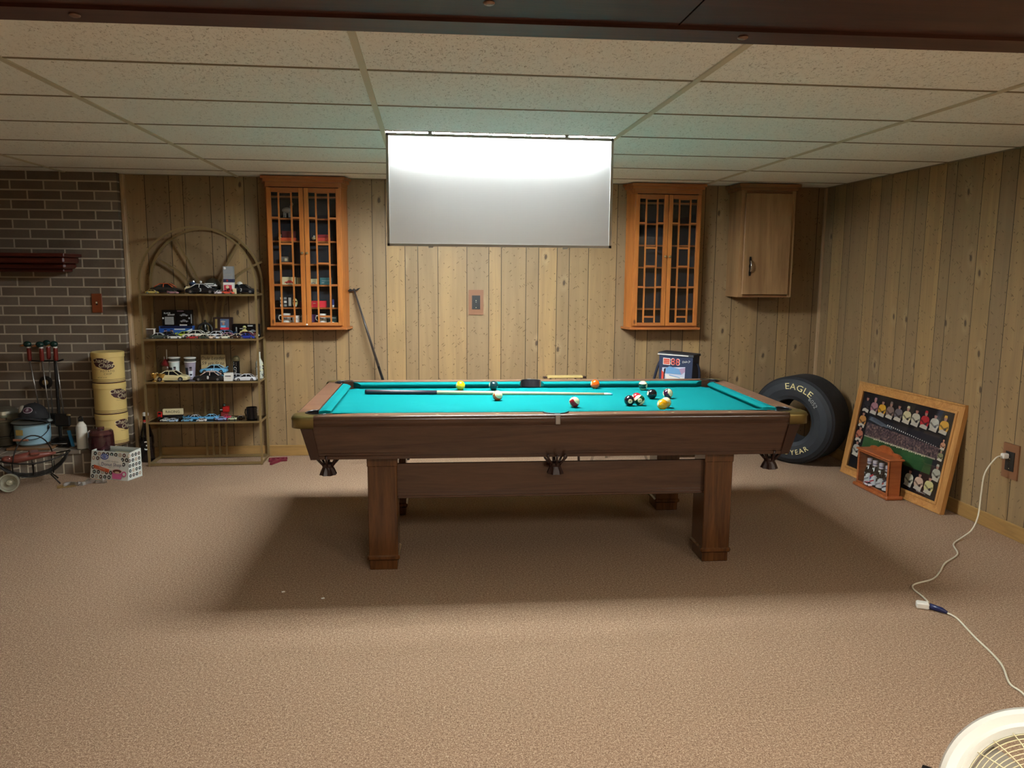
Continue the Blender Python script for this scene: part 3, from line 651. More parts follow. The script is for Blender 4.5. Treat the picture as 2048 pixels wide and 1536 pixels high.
# ------------------------------------------------------------------ wall cabinets
def curio(x0, x1, label, filled):
    """glazed wall cabinet: canted sides, two lattice doors; x0..x1 is the front face"""
    D = .13; c = .035; zb, zt = 1.045, 2.12; t = thing('display_cabinet', label, 'cabinet', ((x0+x1)/2, W, zb)); w_ = (x1-x0)/2; h = zt-zb
    for s_ in (-1, 1):
        q = [(s_*(w_+c), -.001), (s_*w_, -D), (s_*(w_-.02), -D), (s_*(w_+c-.02), -.001)]
        MB().prism(q if s_ < 0 else q[::-1], 0, h, M_PINE).build('side_panel', t)
    MB().box((-w_-.01, -.012, 0), (w_+.01, -.002, h), M_NAVYBACK).build('back_panel', t)
    def slab(z0, z1, e, m, n): return MB().prism([(-w_-c-e, 0), (-w_-e, -D-e), (w_+e, -D-e), (w_+c+e, 0)], z0, z1, m).build(n, t)
    slab(-.018, 0, .022, M_PINEH, 'base_board'); slab(0, .03, -.004, M_PINEH, 'bottom_rail'); slab(h-.015, h+.02, .004, M_PINEH, 'top_board'); slab(h+.02, h+.045, .018, M_PINEH, 'cornice'); slab(h+.045, H-zb-.007, .032, M_PINEH, 'cornice')
    for z in (.145, .32, .48, .655, .825, .99): MB().prism([(-w_-.012, -.012), (-w_+.018, -D+.035), (w_-.018, -D+.035), (w_+.012, -.012)], z-.006, z+.006, M_PINEH).build('shelf', t)
    for s_ in (-1, 1):
        dr = thing('door', '', '', (0, 0, 0)); del dr['label'], dr['category']; dr.parent = t
        X0, X1 = (-w_+.004, -.002) if s_ < 0 else (.002, w_-.004); y0, y1 = -D-.018, -D+.002
        mb = MB(); fs = .034; b_ = .004; Z0, Z1 = .012, h-.022
        mb.box((X0, y0, Z0), (X0+fs, y1, Z1), M_PINE, .002).box((X1-fs, y0, Z0), (X1, y1, Z1), M_PINE, .002)
        mb.box((X0+fs, y0, Z0), (X1-fs, y1, Z0+.026), M_PINEH, .002).box((X0+fs, y0, Z1-.034), (X1-fs, y1, Z1), M_PINEH, .002)
        mb.build('door_frame', dr)
        iw = X1-X0-2*fs; a_ = X0+fs+iw*.27; b2 = X0+fs+iw*.73; mw = .006
        mb = MB(); ya, yb = y0+.003, y1-.004
        for xx in (a_, b2): mb.box((xx-mw, ya, Z0+.026), (xx+mw, yb, Z1-.034), M_PINE)
        for lo, hi, zs in ((X0+fs, a_-mw, (.325, .83)), (b2+mw, X1-fs, (.325, .83)), (a_+mw, b2-mw, (.085, .49, .635, 1.02))):
            for zz in zs: mb.box((lo, ya, zz-.007), (hi, yb, zz+.007), M_PINEH)
        mb.build('lattice', dr)
        MB().add([(X0+fs, yb+.002, Z0+.026), (X1-fs, yb+.002, Z0+.026), (X1-fs, yb+.002, Z1-.034), (X0+fs, yb+.002, Z1-.034)], [[0, 1, 2, 3]], M_GLASS).build('glass', dr)
        kx = X1-.016 if s_ < 0 else X0+.016
        MB().lathe([(.004, 0), (.004, .010), (.010, .016), (.010, .022), (.004, .027)], M_BRASS, 14, Matrix.Translation((kx, y0, .567)) @ Matrix.Rotation(PI/2, 4, 'X')).build('knob', dr)
    if filled: MB().ball((.0, -D-.02, .022), .008, M_WHITE, 10, 6).build('catch', t)
    return t
curio(-.985, -.43, 'orange pine glazed cabinet full of model cars, left of the ceiling light', True)
curio(1.862, 2.405, 'empty orange pine glazed cabinet with lattice doors, right of the ceiling light', False)
# contents of the left cabinet (all standing on its shelves)
CX, CZ = -.7075, 1.045; SH = {0: .031, 1: .151, 3: .326, 35: .486, 4: .661, 5: .831, 6: .996}
def cab(name, lab, cat, x, sh, y, f, grp=None):
    o = f().build(name, None, (x, W+y, CZ+SH[sh]+.0005)); return tag(o, lab, cat, grp)
def simplebox(w_, d_, h_, m, fm=None, deco=None):
    mb = MB().box((-w_/2, -d_/2, 0), (w_/2, d_/2, h_), m, .001)
    if deco: deco(mb, w_, -d_/2-.0006, h_)
    return mb
FT = lambda y, cx, cz: (lambda u, v: (u+cx, y, v+cz))
def silcar(mb, y, cx, cz, L, m, m2=None):
    """flat side-view drawing of a car printed on a pack"""
    p = [(-.5, .05), (-.5, .18), (-.28, .22), (-.14, .34), (.1, .34), (.26, .21), (.5, .16), (.5, .05)]
    mb.add([(cx+a*L, y, cz+b*L) for a, b in p], [list(range(8))], m)
    for s_ in (-.3, .3):
        mb.add([(cx+s_*L+.07*L*math.cos(k), y-.0004, cz+.06*L+.07*L*math.sin(k)) for k in [2*PI*i/10 for i in range(10)]], [list(range(10))], m2 or M_MATTE)
def mug(r, h, m, txt=None, tm=None, hs=1, size=.03):
    mb = MB().lathe([(r*.93, 0), (r, .004), (r, h), (r-.003, h), (r-.004, .006), (.001, .005)], m, 24)
    mb.tube([(hs*(r-.002), 0, h*.8), (hs*(r+.02), 0, h*.78), (hs*(r+.026), 0, h*.5), (hs*(r+.018), 0, h*.25), (hs*(r-.002), 0, h*.2)], .0045, m, 8)
    if txt: mb.text(txt, size, tm, lambda u, v: ((r+.0007)*math.sin(u/r), -(r+.0007)*math.cos(u/r), v+h*.5))
    return mb
m_cr = mat('card_cream', 'd9cba0', .6); m_tl = mat('card_teal', '2f6468', .6); m_rd = mat('card_red', 'c03a2c', .6); m_pk = mat('bright_red_card', 'd82a3a', .5)
m_gy = mat('pack_grey', '9a9a96', .5); m_pu = mat('purple_card', '4a2450', .5); m_dg = mat('dark_green', '18322c', .5); m_or = mat('card_orange', 'd8562a', .5)
cab('model_box', 'cream box with a red car picture in the left glazed cabinet', 'box', -.845, 3, -.06, lambda: simplebox(.10, .06, .058, m_cr, None, lambda mb, w, y, h: silcar(mb, y, .008, .008, .075, m_rd)))
cab('model_box', 'tan box right of the cream car box behind the door stile', 'box', -.765, 3, -.06, lambda: simplebox(.04, .05, .055, mat('card_tan', 'a89468', .6)))
cab('model_box', 'small cream box with a dark car picture at the door gap of the glazed cabinet', 'box', -.672, 3, -.06, lambda: simplebox(.075, .05, .045, m_cr, None, lambda mb, w, y, h: silcar(mb, y, .012, .008, .036, m_gy)))
cab('model_box', 'long dark teal box at the right of the left glazed cabinet', 'box', -.565, 3, -.06, lambda: simplebox(.088, .05, .055, m_tl, None, lambda mb, w, y, h: (mb.box((-.03, y, .03), (.035, y+.0005, .033), m_gy), mb.box((-.03, y, .012), (-.012, y+.0005, .018), m_gy))))
cab('model_box', 'long orange-red box low on the left half of the upper red shelf', 'box', -.84, 4, -.06, lambda: simplebox(.12, .06, .022, m_or))
cab('model_box', 'flat maroon box lying on the orange-red box', 'box', -.835, 4, -.06, lambda: simplebox(.10, .05, .05, mat('card_maroon', '5a1a1e', .5))).location.z += .0225
cab('model_box', 'stack-bottom crimson box right of the door gap', 'box', -.575, 4, -.06, lambda: simplebox(.10, .06, .026, m_rd, None, lambda mb, w, y, h: mb.text('A', .02, M_CREAM, FT(y, .02, .013))))
cab('model_box', 'thinner crimson box stacked on another right of the door gap', 'box', -.577, 4, -.06, lambda: simplebox(.085, .05, .022, mat('card_crimson', '8e2026', .5))).location.z += .027
cab('model_box', 'bright red box on the second lowest shelf of the left glazed cabinet', 'box', -.625, 1, -.06, lambda: simplebox(.115, .05, .05, m_pk, None, lambda mb, w, y, h: mb.box((-.04, y, .03), (-.02, y+.0005, .034), M_CREAM)))
cab('model_box', 'dark maroon box behind the left door stile on the second lowest shelf', 'box', -.74, 1, -.05, lambda: simplebox(.06, .05, .045, mat('card_plum', '541a2c', .5)))
cab('battery_can', 'slim blue and silver can at the right end of the second lowest shelf', 'can', -.515, 1, -.06, lambda: MB().lathe([(.009, 0), (.009, .018)], M_WHITE, 14).lathe([(.009, .018), (.009, .058), (.005, .062)], mat('can_blue', '3e4c90', .4), 14))
def blister(mb=None):
    mb = MB().box((-.045, -.002, 0), (.045, .002, .085), M_MATTE)
    for i, (a_, b_) in enumerate(((-.04, -.02), (-.012, .008))):
        for k in range(3): mb.box((a_, -.004, .006+k*.027), (b_, -.0022, .024+k*.027), M_WHITE if (i+k) % 2 == 0 else m_gy)
    return mb.box((.022, -.003, .01), (.042, -.0022, .075), M_WHITE)
cab('trading_card_pack', 'black and white card pack standing at the left of the second lowest shelf', 'pack', -.875, 1, -.075, blister)
cab('toy_mask', 'small cream and yellow toy face mask beside the black and white pack', 'toy', -.805, 1, -.07, lambda: MB().ball((0, 0, .035), .035, mat('mask_yellow', 'd9cf8c', .4), 16, 10, (.6, .5, 1)).ball((-.006, -.018, .045), .008, M_MATTE, 8, 6, (1, .3, .8)).ball((.008, -.018, .045), .008, M_MATTE, 8, 6, (1, .3, .8)).box((-.012, -.02, .006), (.012, -.010, .024), M_WHITE, .003))
cab('mug', 'white mug with blue print, leftmost on the bottom cabinet shelf', 'mug', -.875, 0, -.07, lambda: mug(.033, .072, M_WHITE, '43', mat('ink_blue', '2a3c8c', .4), -1, .025), 'mugs in the glazed cabinet')
cab('mug', 'white mug with a dark emblem, second from the left on the bottom cabinet shelf', 'mug', -.80, 0, -.07, lambda: mug(.03, .056, M_WHITE, 'GM', mat('ink_navy', '20264a', .4), -1, .02), 'mugs in the glazed cabinet')
cab('mug', 'white mug with a checkered black print on the bottom cabinet shelf', 'mug', -.735, 0, -.065, lambda: mug(.028, .058, M_WHITE, '3X', M_MATTE, -1, .026), 'mugs in the glazed cabinet')
cab('mug', 'dark purple mug beside the left door stile on the bottom cabinet shelf', 'mug', -.678, 0, -.06, lambda: mug(.028, .064, m_pu, None, None, 1), 'mugs in the glazed cabinet')
cab('mug', 'white mug lettered nat right of the door gap on the bottom cabinet shelf', 'mug', -.598, 0, -.07, lambda: mug(.028, .07, M_WHITE, 'nat', M_MATTE, -1, .028), 'mugs in the glazed cabinet')
cab('tin_box', 'dark green tin with a pale stripe on the bottom cabinet shelf', 'tin', -.528, 0, -.07, lambda: simplebox(.086, .05, .05, m_dg, None, lambda mb, w, y, h: (mb.box((-.035, y, .036), (.035, y+.0005, .042), m_gy), mb.box((-.043, y, 0), (-.038, y+.0005, .05), M_WHITE), mb.ball((.0, y, .0), .02, M_WHITE, 12, 6, (1.3, .05, .5), None, PI/2, PI))))
cab('soap_dish', 'small low white dish at the right end of the bottom cabinet shelf', 'dish', -.462, 0, -.06, lambda: MB().lathe([(.012, 0), (.016, .006), (.017, .014), (.014, .014), (.012, .006)], M_WHITE, 16))
def glassblock():
    return MB().box((-.045, -.02, 0), (-.0, .02, .008), M_BLACK).box((-.04, -.012, .012), (.02, .002, .055), M_STEEL, .004).box((.02, -.015, 0), (.034, .01, .085), M_CLEAR, .002).box((-.01, -.018, .02), (.01, -.013, .04), M_CREAM)
cab('desk_trophy', 'small silver trophy with clear column above the cream car box', 'trophy', -.845, 35, -.07, glassblock).location.x = -.86
def animal():
    mb = MB().box((-.04, -.015, 0), (.03, .015, .006), M_MATTE)
    mb.ball((-.0, 0, .06), .025, mat('figurine_grey', '8f8a80', .3), 14, 8, (1.5, .7, .9)); mb.ball((.032, 0, .085), .013, mat('figurine_grey', '8f8a80', .3), 12, 8)
    for a_ in (-.025, -.012, .014, .026): mb.cyl((a_, 0, .004), (a_, 0, .05), .005, mat('figurine_grey', '8f8a80', .3), 8)
    mb.tube([(.038, 0, .09), (.046, 0, .105), (.04, 0, .118)], .003, M_CREAM, 6)
    return mb
cab('figurine', 'grey standing animal figurine high in the left glazed cabinet', 'figurine', -.845, 5, -.06, animal)
cab('figurine', 'tiny white figure at the left edge of the red-box shelf', 'figurine', -.902, 4, -.075, lambda: MB().ball((0, 0, .018), .011, M_WHITE, 10, 8, (1, .7, 1.6)).ball((.004, 0, .042), .008, M_CREAM, 10, 6))
cab('figurine', 'tiny cream figure just right of the door gap on the red-box shelf', 'figurine', -.65, 4, -.07, lambda: MB().ball((0, 0, .02), .012, M_CREAM, 10, 8, (1.3, .7, 1)).ball((.004, 0, .035), .008, M_WHITE, 10, 6))
# fix up the trophy: it belongs on the shelf below the red boxes
# plain plywood cabinet
t = thing('wall_cabinet', 'plain birch plywood wall cabinet with one door and small metal pull by the right corner', 'cabinet', (2.912, W, 1.295))
D = .25; hw = .222; h = H-1.295-.008
MB().box((-hw, -D, 0), (-hw+.018, 0, h), M_PLY).box((hw-.018, -D, 0), (hw, 0, h), M_PLY).box((-hw+.018, -D, 0), (hw-.018, 0, .018), M_PLYX).box((-hw+.04, -D-.002, .0185), (hw-.03, -D+.012, .05), M_PLYX).box((-hw-.001, -D-.003, .0005), (-hw+.04, -D+.012, h-.05), M_PLY).box((hw-.03, -D-.003, .0005), (hw+.001, -D+.012, h-.05), M_PLY).box((-hw+.018, -.01, .018), (hw-.018, 0, h), M_PLY).box((-hw+.04, -D-.002, h-.07), (hw-.03, -D+.012, h-.05), M_PLYX).build('body', t)
dr = MB().box((-.192, -D-.02, .022), (.19, -D-.003, h-.072), M_PLY, .003).build('door', t)
pl = MB(); pl.prism([(-.006, -.075), (.006, -.075), (.009, -.05), (.004, -.02), (.009, 0), (.004, .02), (.009, .05), (.006, .075), (-.006, .075), (-.009, .05), (-.004, .02), (-.009, 0), (-.004, -.02), (-.009, -.05)], -D-.026, -D-.021, M_IRON, 1, Matrix.Translation((-.137, 0, .245)))
pl.tube([(-.137, -D-.024, .195), (-.137, -D-.045, .21), (-.137, -D-.05, .245), (-.137, -D-.045, .28), (-.137, -D-.024, .295)], .005, M_CHROME, 8).build('pull', dr)
MB().prism([(-hw-.04, 0), (-hw-.03, -D-.03), (hw+.03, -D-.03), (hw+.03, 0)], h-.025, h, M_PLYX).prism([(-hw-.02, 0), (-hw-.012, -D-.012), (hw+.012, -D-.012), (hw+.012, 0)], h-.05, h-.025, M_PLYX).build('cornice', t)

# ------------------------------------------------------------------ wall plates
M_PLATE = mat('wood_tone_plate', '7c5438', .45); M_OUT = mat('dark_receptacle', '20201f', .4)
def outlet(x, y, z, rz, label):
    t = thing('wall_outlet', label, 'outlet', (x, y, z), rz)
    MB().box((-.06, -.009, -.10), (.06, 0, .10), M_PLATE, .006).build('plate', t)
    r = MB().box((-.033, -.013, -.055), (.033, -.009, .055), M_OUT, .002)
    for zz in (-.028, .028):
        for xx in (-.008, .008): r.box((xx-.0015, -.0136, zz-.006), (xx+.0015, -.013, zz+.006), M_BLACK)
        r.ball((0, -.0132, zz-.014), .003, M_CREAM, 8, 4, (1, .2, 1))
    r.ball((0, -.0132, 0), .004, M_CHROME, 8, 4, (1, .3, 1)); r.build('receptacle', t); return t
outlet(.609, W, 1.237, 0, 'brown wall outlet plate with dark receptacle on the back wall below the ceiling light')
outlet(RX, -.148, .435, -PI/2, 'brown wall outlet plate low on the right wall with a white cord plugged in')
t = thing('light_switch', 'reddish brown toggle switch plate on the brick chimney', 'switch', (-2.262, BY, 1.225))
MB().box((-.038, -.010, -.072), (.038, 0, .072), mat('red_wood_plate', '7a3a1c', .4), .004).build('plate', t)
MB().box((-.006, -.012, -.014), (.006, -.0101, .014), M_BLACK).box((-.004, -.022, -.002), (.004, -.011, .010), M_CREAM, .001).build('toggle', t)

# ------------------------------------------------------------------ arched brass etagere
EX0, EX1, EY0, EY1 = -1.885, -1.055, 1.885, 2.14
et = thing('etagere', 'arched brass and glass shelf unit standing against the back wall by the chimney', 'shelf unit', (0, 0, 0))
def flat(mb, pts_, w_, d_, m):
    """flat bar swept in the x-z plane: w_ in plane, d_ across"""
    n = len(pts_); vs = []
    for i in range(n):
        a = Vector(pts_[max(i-1, 0)]); b = Vector(pts_[min(i+1, n-1)]); d = (b-a).normalized(); nn = Vector((-d.z, 0, d.x)); p = Vector(pts_[i])
        vs += [tuple(p+nn*w_/2+Vector((0, -d_/2, 0))), tuple(p+nn*w_/2+Vector((0, d_/2, 0))), tuple(p-nn*w_/2+Vector((0, d_/2, 0))), tuple(p-nn*w_/2+Vector((0, -d_/2, 0)))]
    fs = [[0, 1, 2, 3], [4*n-1, 4*n-2, 4*n-3, 4*n-4]]
    for i in range(n-1):
        for k in range(4): fs.append([4*i+k, 4*i+(k+1) % 4, 4*i+4+(k+1) % 4, 4*i+4+k][::-1])
    mb.add(vs, fs, m)
exc = (EX0+EX1)/2; er = (EX1-EX0)/2
for yy in (EY0, EY1):
    mb = MB(); zc = 1.79-er
    pts_ = [(EX0, yy, 0), (EX0, yy, zc)]+[(exc-er*math.cos(PI*k/32), yy, zc+er*math.sin(PI*k/32)) for k in range(1, 32)]+[(EX1, yy, zc), (EX1, yy, 0)]
    if yy == EY0: flat(mb, pts_, .014, .016, M_BRASS)
    else: flat(mb, pts_, .018, .016, M_BRASS)
    mb.build('arch_frame', et)
mb = MB(); zz = .012
mb.box((EX0, EY0-.006, .004), (EX1, EY0+.006, .024), M_BRASS).box((EX0, EY1-.006, .004), (EX1, EY1+.006, .024), M_BRASS).box((EX0-.006, EY0, .004), (EX0+.006, EY1, .024), M_BRASS).box((EX1-.006, EY0, .004), (EX1+.006, EY1, .024), M_BRASS)
mb.build('base_frame', et)
ESH = [1.303, .970, .648, .340]
for z in ESH:
    mb = MB(); mb.box((EX0+.005, EY0-.005, z-.014), (EX1-.005, EY0+.003, z), M_BRASS).box((EX0+.005, EY1-.004, z-.014), (EX1-.005, EY1+.004, z), M_BRASS).box((EX0-.004, EY0, z-.014), (EX0+.004, EY1, z), M_BRASS).box((EX1-.004, EY0, z-.014), (EX1+.004, EY1, z), M_BRASS)
    r = mb.build('shelf_rail', et); MB().box((EX0+.006, EY0+.002, z-.007), (EX1-.006, EY1-.004, z-.001), M_SHELFG).build('shelf_glass', r)
def bez(p, n=14):
    out = []
    for k in range(n+1):
        t_ = k/n; q = [Vector(a) for a in p]
        while len(q) > 1: q = [q[i].lerp(q[i+1], t_) for i in range(len(q)-1)]
        out.append(tuple(q[0]))
    return out
for x0, xt, zt, lean in ((-1.525, -1.80, 1.545, -1), (-1.475, -1.685, 1.70, -1), (-1.425, -1.205, 1.70, 1), (-1.373, -1.05, 1.545, 1)):
    mb = MB(); pts_ = [(x0, EY1-.012, .02), (x0, EY1-.012, .6)]+bez([(x0, EY1-.012, .95), (x0+lean*.005, EY1-.012, 1.3), (x0+lean*.04, EY1-.012, 1.42), (xt, EY1-.012, zt)])
    flat(mb, pts_, .016, .008, M_BRASS); mb.build('spoke_bar', et)

# ------------------------------------------------------------------ model cars
M_TYRE = mat('toy_tyre', '141414', .6); M_HUB = mat('toy_hub', 'a8a8a8', .3, .8); M_WIN = mat('toy_window', '0e1116', .12)
_wh = {}
def wheelmesh(r, wd):
    k = (round(r, 4), round(wd, 4))
    if k not in _wh:
        o = MB().lathe([(r*.9, -wd/2), (r, -wd*.3), (r, wd*.3), (r*.9, wd/2)], M_TYRE, 14, Matrix.Rotation(PI/2, 4, 'X')).lathe([(r*.55, -wd*.55), (r*.55, wd*.55)], M_HUB, 10, Matrix.Rotation(PI/2, 4, 'X')).build('wheel'); _wh[k] = o.data; bpy.data.objects.remove(o)
    return _wh[k]
def car(x, y, z, L, rot, body, roof, num, numc, label, grp='model cars on the etagere'):
    t = thing('model_car', label, 'model car', (x, y, z), math.radians(rot), grp)
    mb_, mr_ = mat('toy_paint_'+body, body, .25, 0, .5, None, 0, 1, 0, .5), mat('toy_paint_'+roof, roof, .25, 0, .5, None, 0, 1, 0, .5)
    hw = .2*L; mb = MB()
    # hull in cross sections nose to tail
    st = [(-.50, .055, .13, .155), (-.47, .04, .165, .18), (-.36, .035, .195, .2), (-.2, .035, .215, .205), (.1, .035, .21, .205), (.3, .035, .19, .2), (.45, .035, .155, .185), (.50, .05, .11, .15)]
    rows = []
    for sx, z0, z1, w_ in st:
        zm = (z0+z1)/2
        rows.append([(sx*L, -w_*L*.94, z0*L), (sx*L, -w_*L, zm*L), (sx*L, -w_*L*.9, (z1-.012)*L), (sx*L, -w_*L*.75, z1*L), (sx*L, w_*L*.75, z1*L), (sx*L, w_*L*.9, (z1-.012)*L), (sx*L, w_*L, zm*L), (sx*L, w_*L*.94, z0*L)])
    strips(mb, rows, mb_); mb.add(rows[0], [list(range(8))], mb_); mb.add(rows[-1], [list(range(8))[::-1]], mb_)
    # roof slab and pillars
    P = lambda a, b, zz: (a*L, b*L, zz*L)
    mb.hexa([P(-.19, -.135, .305), P(.09, -.135, .31), P(.09, .135, .31), P(-.19, .135, .305)], [P(-.17, -.12, .322), P(.07, -.12, .325), P(.07, .12, .325), P(-.17, .12, .322)], mr_)
    for s_ in (-1, 1):
        for (a, b_) in (((-.34, .185, .2), (-.175, .128, .31)), ((-.05, .19, .2), (-.05, .136, .31)), ((.25, .185, .195), (.085, .130, .31))):
            p, q = Vector(P(*a)), Vector(P(*b_)); p.y *= s_; q.y *= s_; mb.tube([p, q], .013*L, mr_, 5)
    if body not in ('26221f',): mb.box(P(-.51, -.17, .205), P(-.47, .17, .245), mb_)
    if num:
        nm = mat('toy_number_'+numc, numc, .4)
        for s_ in (-1, 1): mb.text(num, L*.15, nm, lambda u, v, s_=s_: (u*s_*-1*-1 if s_ < 0 else -u, s_*(.2055*L), v+.125*L) if s_ > 0 else (u, -.2055*L, v+.125*L))
    mb.build('body', t)
    mb = MB()
    mb.hexa([P(-.33, -.18, .2), P(.26, -.18, .19), P(.26, .18, .19), P(-.33, .18, .2)], [P(-.18, -.128, .306), P(.085, -.128, .31), P(.085, .128, .31), P(-.18, .128, .306)], M_WIN)
    mb.build('windows', t)
    r = .072*L; me = wheelmesh(r, .09*L)
    for sx in (-.31, .30):
        for sy in (-1, 1):
            o = bpy.data.objects.new('wheel', me); S.collection.objects.link(o); o.parent = t; o.location = (sx*L, sy*.175*L, r)
    return t
CARS = [
 (0, -1.74, 2.04, 0.232, 0, '26221f', 'c8501e', '', '', 'large black model race car with an orange roof, left on the top shelf'),
 (0, -1.812, 1.93, 0.096, 15, 'b09850', 'b09850', '', '', 'small gold model car at the left end of the top shelf'),
 (0, -1.658, 1.92, 0.081, -10, 'b88a90', '4a5a50', '', '', 'small pink and green model car in front of the orange-roofed car'),
 (0, -1.457, 1.95, 0.229, 0, '14161a', 'd8d8d4', '3', 'e8e8e4', 'black and silver number 3 model race car in the middle of the top shelf'),
 (0, -1.315, 1.9, 0.088, 20, 'c8b8bc', 'd8d4d0', '', '', 'small whitish model car between the two number 3 cars'),
 (0, -1.261, 1.905, 0.095, -5, 'd8543c', 'c84030', '', '', 'small red model car in front of the tall silver box'),
 (0, -1.124, 2.06, 0.223, 0, '1a1a1e', '1c1c20', '3', 'e8e8e4', 'all-black number 3 model race car at the right end of the top shelf'),
 (1, -1.775, 1.92, 0.132, 10, '3c443c', 'd8d8d0', '', '', 'small dark green and white model car, leftmost on the second shelf'),
 (1, -1.727, 2.0, 0.149, -8, '2a2c38', '4a4c52', '', '', 'dark charcoal model car in front of the blue driver box'),
 (1, -1.66, 1.905, 0.095, 5, 'e0e0dc', '1c1c1c', '', '', 'small white model car with a black top near the left front of the second shelf'),
 (1, -1.613, 2.03, 0.142, 0, 'c0d040', 'a8c43a', '', '', 'lime green model car behind the white ones on the second shelf'),
 (1, -1.524, 1.955, 0.185, 180, 'e4e2d0', 'e0dccc', '9', 'b03038', 'big white model car with red number in the middle of the second shelf'),
 (1, -1.529, 1.895, 0.088, 180, 'b83a3a', 'd8d0c4', '', '', 'small red and cream model car below the big white car'),
 (1, -1.443, 1.9, 0.095, 0, '3a4438', 'cac2a4', '', '', 'small olive model car at the front centre of the second shelf'),
 (1, -1.381, 1.985, 0.156, 180, 'd4d8dc', 'e4e4e4', '', '', 'white model car with large dark windows right of centre on the second shelf'),
 (1, -1.401, 1.895, 0.088, 180, 'e0c8b0', 'e8dccc', '', '', 'small peach model car at the front of the second shelf'),
 (1, -1.331, 2.04, 0.172, 180, '3c5c88', '5a7ca4', '', '', 'steel blue model car beneath the wooden plaque'),
 (1, -1.337, 1.9, 0.081, 0, 'd8dce8', '283048', '', '', 'small white and navy model car at the front of the second shelf'),
 (1, -1.277, 1.94, 0.133, 0, 'dcb8a8', 'c890a0', '', '', 'pink and white model car right of centre on the second shelf'),
 (1, -1.294, 1.89, 0.095, 180, 'e8e4cc', 'd8c8b8', '', '', 'small cream model car in the front row of the second shelf'),
 (1, -1.2, 1.895, 0.117, 0, '3c2a20', 'e0ccb0', '4', 'e8d8c0', 'dark brown model car with pale number at the front of the second shelf'),
 (1, -1.168, 1.98, 0.148, 180, '7a3040', '8c4450', '', '', 'wine red model car in front of the yellow-suited figure'),
 (1, -1.113, 1.9, 0.117, 0, '24348c', '2c3c98', '', '', 'deep blue model car near the right post of the second shelf'),
 (1, -1.074, 2.05, 0.141, 0, 'e4e8e0', 'd0dcd0', '', '', 'white model car with a red emblem at the right post of the second shelf'),
 (2, -1.703, 1.94, 0.243, 0, 'd8ca98', 'dccfa4', '', '', 'large cream model race car on the left of the third shelf'),
 (2, -1.428, 1.93, 0.228, 180, '1a1a1c', 'd8b8ac', '8', 'f0f0ec', 'large black number 8 model race car in the middle of the third shelf'),
 (2, -1.249, 2.0, 0.134, 180, '3c4048', 'e0e0e0', '', '', 'white-topped grey model car behind the big white car on the third shelf'),
 (2, -1.116, 1.92, 0.162, 180, 'e0e2e4', 'e4e4e4', '', '', 'large white model car with dark windows at the right of the third shelf'),
 (3, -1.767, 1.93, 0.074, 180, 'dce0d8', 'e0e4e0', '', '', 'small white model car in front of the toy hauler'),
 (3, -1.708, 1.905, 0.081, 180, 'a8c4dc', 'd0dce8', '', '', 'pale silver-blue model car left of centre at the front of the lowest shelf'),
 (3, -1.603, 1.91, 0.081, 180, '7cb4d4', '8cc0dc', '', '', 'small sky blue model car alone at the front of the lowest shelf'),
 (3, -1.617, 2.02, 0.09, 0, '5a9cbc', '3c444c', '', '', 'small teal blue model car with dark roof at the back of the lowest shelf'),
 (3, -1.56, 1.99, 0.111, 0, '58a8dc', 'dce4e8', '', '', 'bright blue model car with white roof on the lowest shelf'),
 (3, -1.495, 1.905, 0.073, 180, 'e0dcd8', 'e4e0dc', '', '', 'small white model car at the front centre of the lowest shelf'),
 (3, -1.451, 1.985, 0.126, 180, '6cb4e0', '90c8e8', '', '', 'large light blue model car in the centre of the lowest shelf'),
 (3, -1.364, 1.95, 0.081, 180, '90a8d8', 'a8bce0', '', '', 'small lavender blue model car with red nose on the lowest shelf'),
 (3, -1.344, 2.03, 0.075, 180, 'e04464', 'e85474', '', '', 'small hot pink model car at the back of the lowest shelf'),
 (3, -1.282, 1.96, 0.067, 180, 'd8dcb4', 'dce0b8', '', '', 'small pale yellow-green model car on the lowest shelf'),
 (3, -1.232, 2.03, 0.06, 0, '201c1c', 'e4d8d0', '', '', 'tiny black model car with white roof beside the black mug')]
SZ = [z-.0005 for z in ESH]
for s_, x, y, L, r, b, rf, n, nc, lab in CARS: car(max(EX0+.51*L+.02, min(x, EX1-.51*L-.02)), max(EY0+.02, min(y, EY1-.045)), SZ[s_], L, r, b, rf, n, nc, lab)

# ------------------------------------------------------------------ other things on the etagere
def put(name, lab, cat, x, y, z, mb, rz=0, grp=None):
    return tag(mb.build(name, None, (x, y, z), (0, 0, math.radians(rz))), lab, cat, grp)
z0, z1, z2, z3 = SZ
put('photo_cube', 'small cream box with a round mark on the top etagere shelf', 'box', -1.55, 1.93, z0, simplebox(.052, .02, .055, m_cr, None, lambda mb, w, y, h: mb.add([(.014*math.cos(a), y, .028+.014*math.sin(a)) for a in [2*PI*i/14 for i in range(14)]], [list(range(14))], mat('pale_tan', 'c0ac74', .5))))
t = thing('glass_globe', 'blue and clear glass globe ornament on a short stem, top etagere shelf', 'ornament', (-1.55, 2.04, z0))
MB().ball((0, 0, .085), .032, M_CLEAR, 16, 10).ball((0, 0, .072), .026, mat('globe_blue', '34486e', .3), 14, 8, (1, 1, .7)).build('globe', t)
MB().lathe([(.022, 0), (.022, .01), (.008, .018), (.008, .045), (.02, .055)], M_BLACK, 16).build('stand', t)
def eagle():
    mb = MB().box((-.03, -.015, 0), (.03, .015, .012), M_LEATHER)
    mb.ball((0, 0, .05), .018, mat('eagle_brown', '5a4432', .5), 12, 8, (1, .8, 1.5)).ball((-.004, -.004, .085), .010, M_WHITE, 10, 8)
    for s_ in (-1, 1):
        mb.tube([(s_*.01, 0, .05), (s_*.03, -.004, .045), (s_*.045, 0, .07), (s_*.048, 0, .085)], [.009, .010, .007, .002], M_WHITE if s_ < 0 else M_CREAM, 8)
    return mb
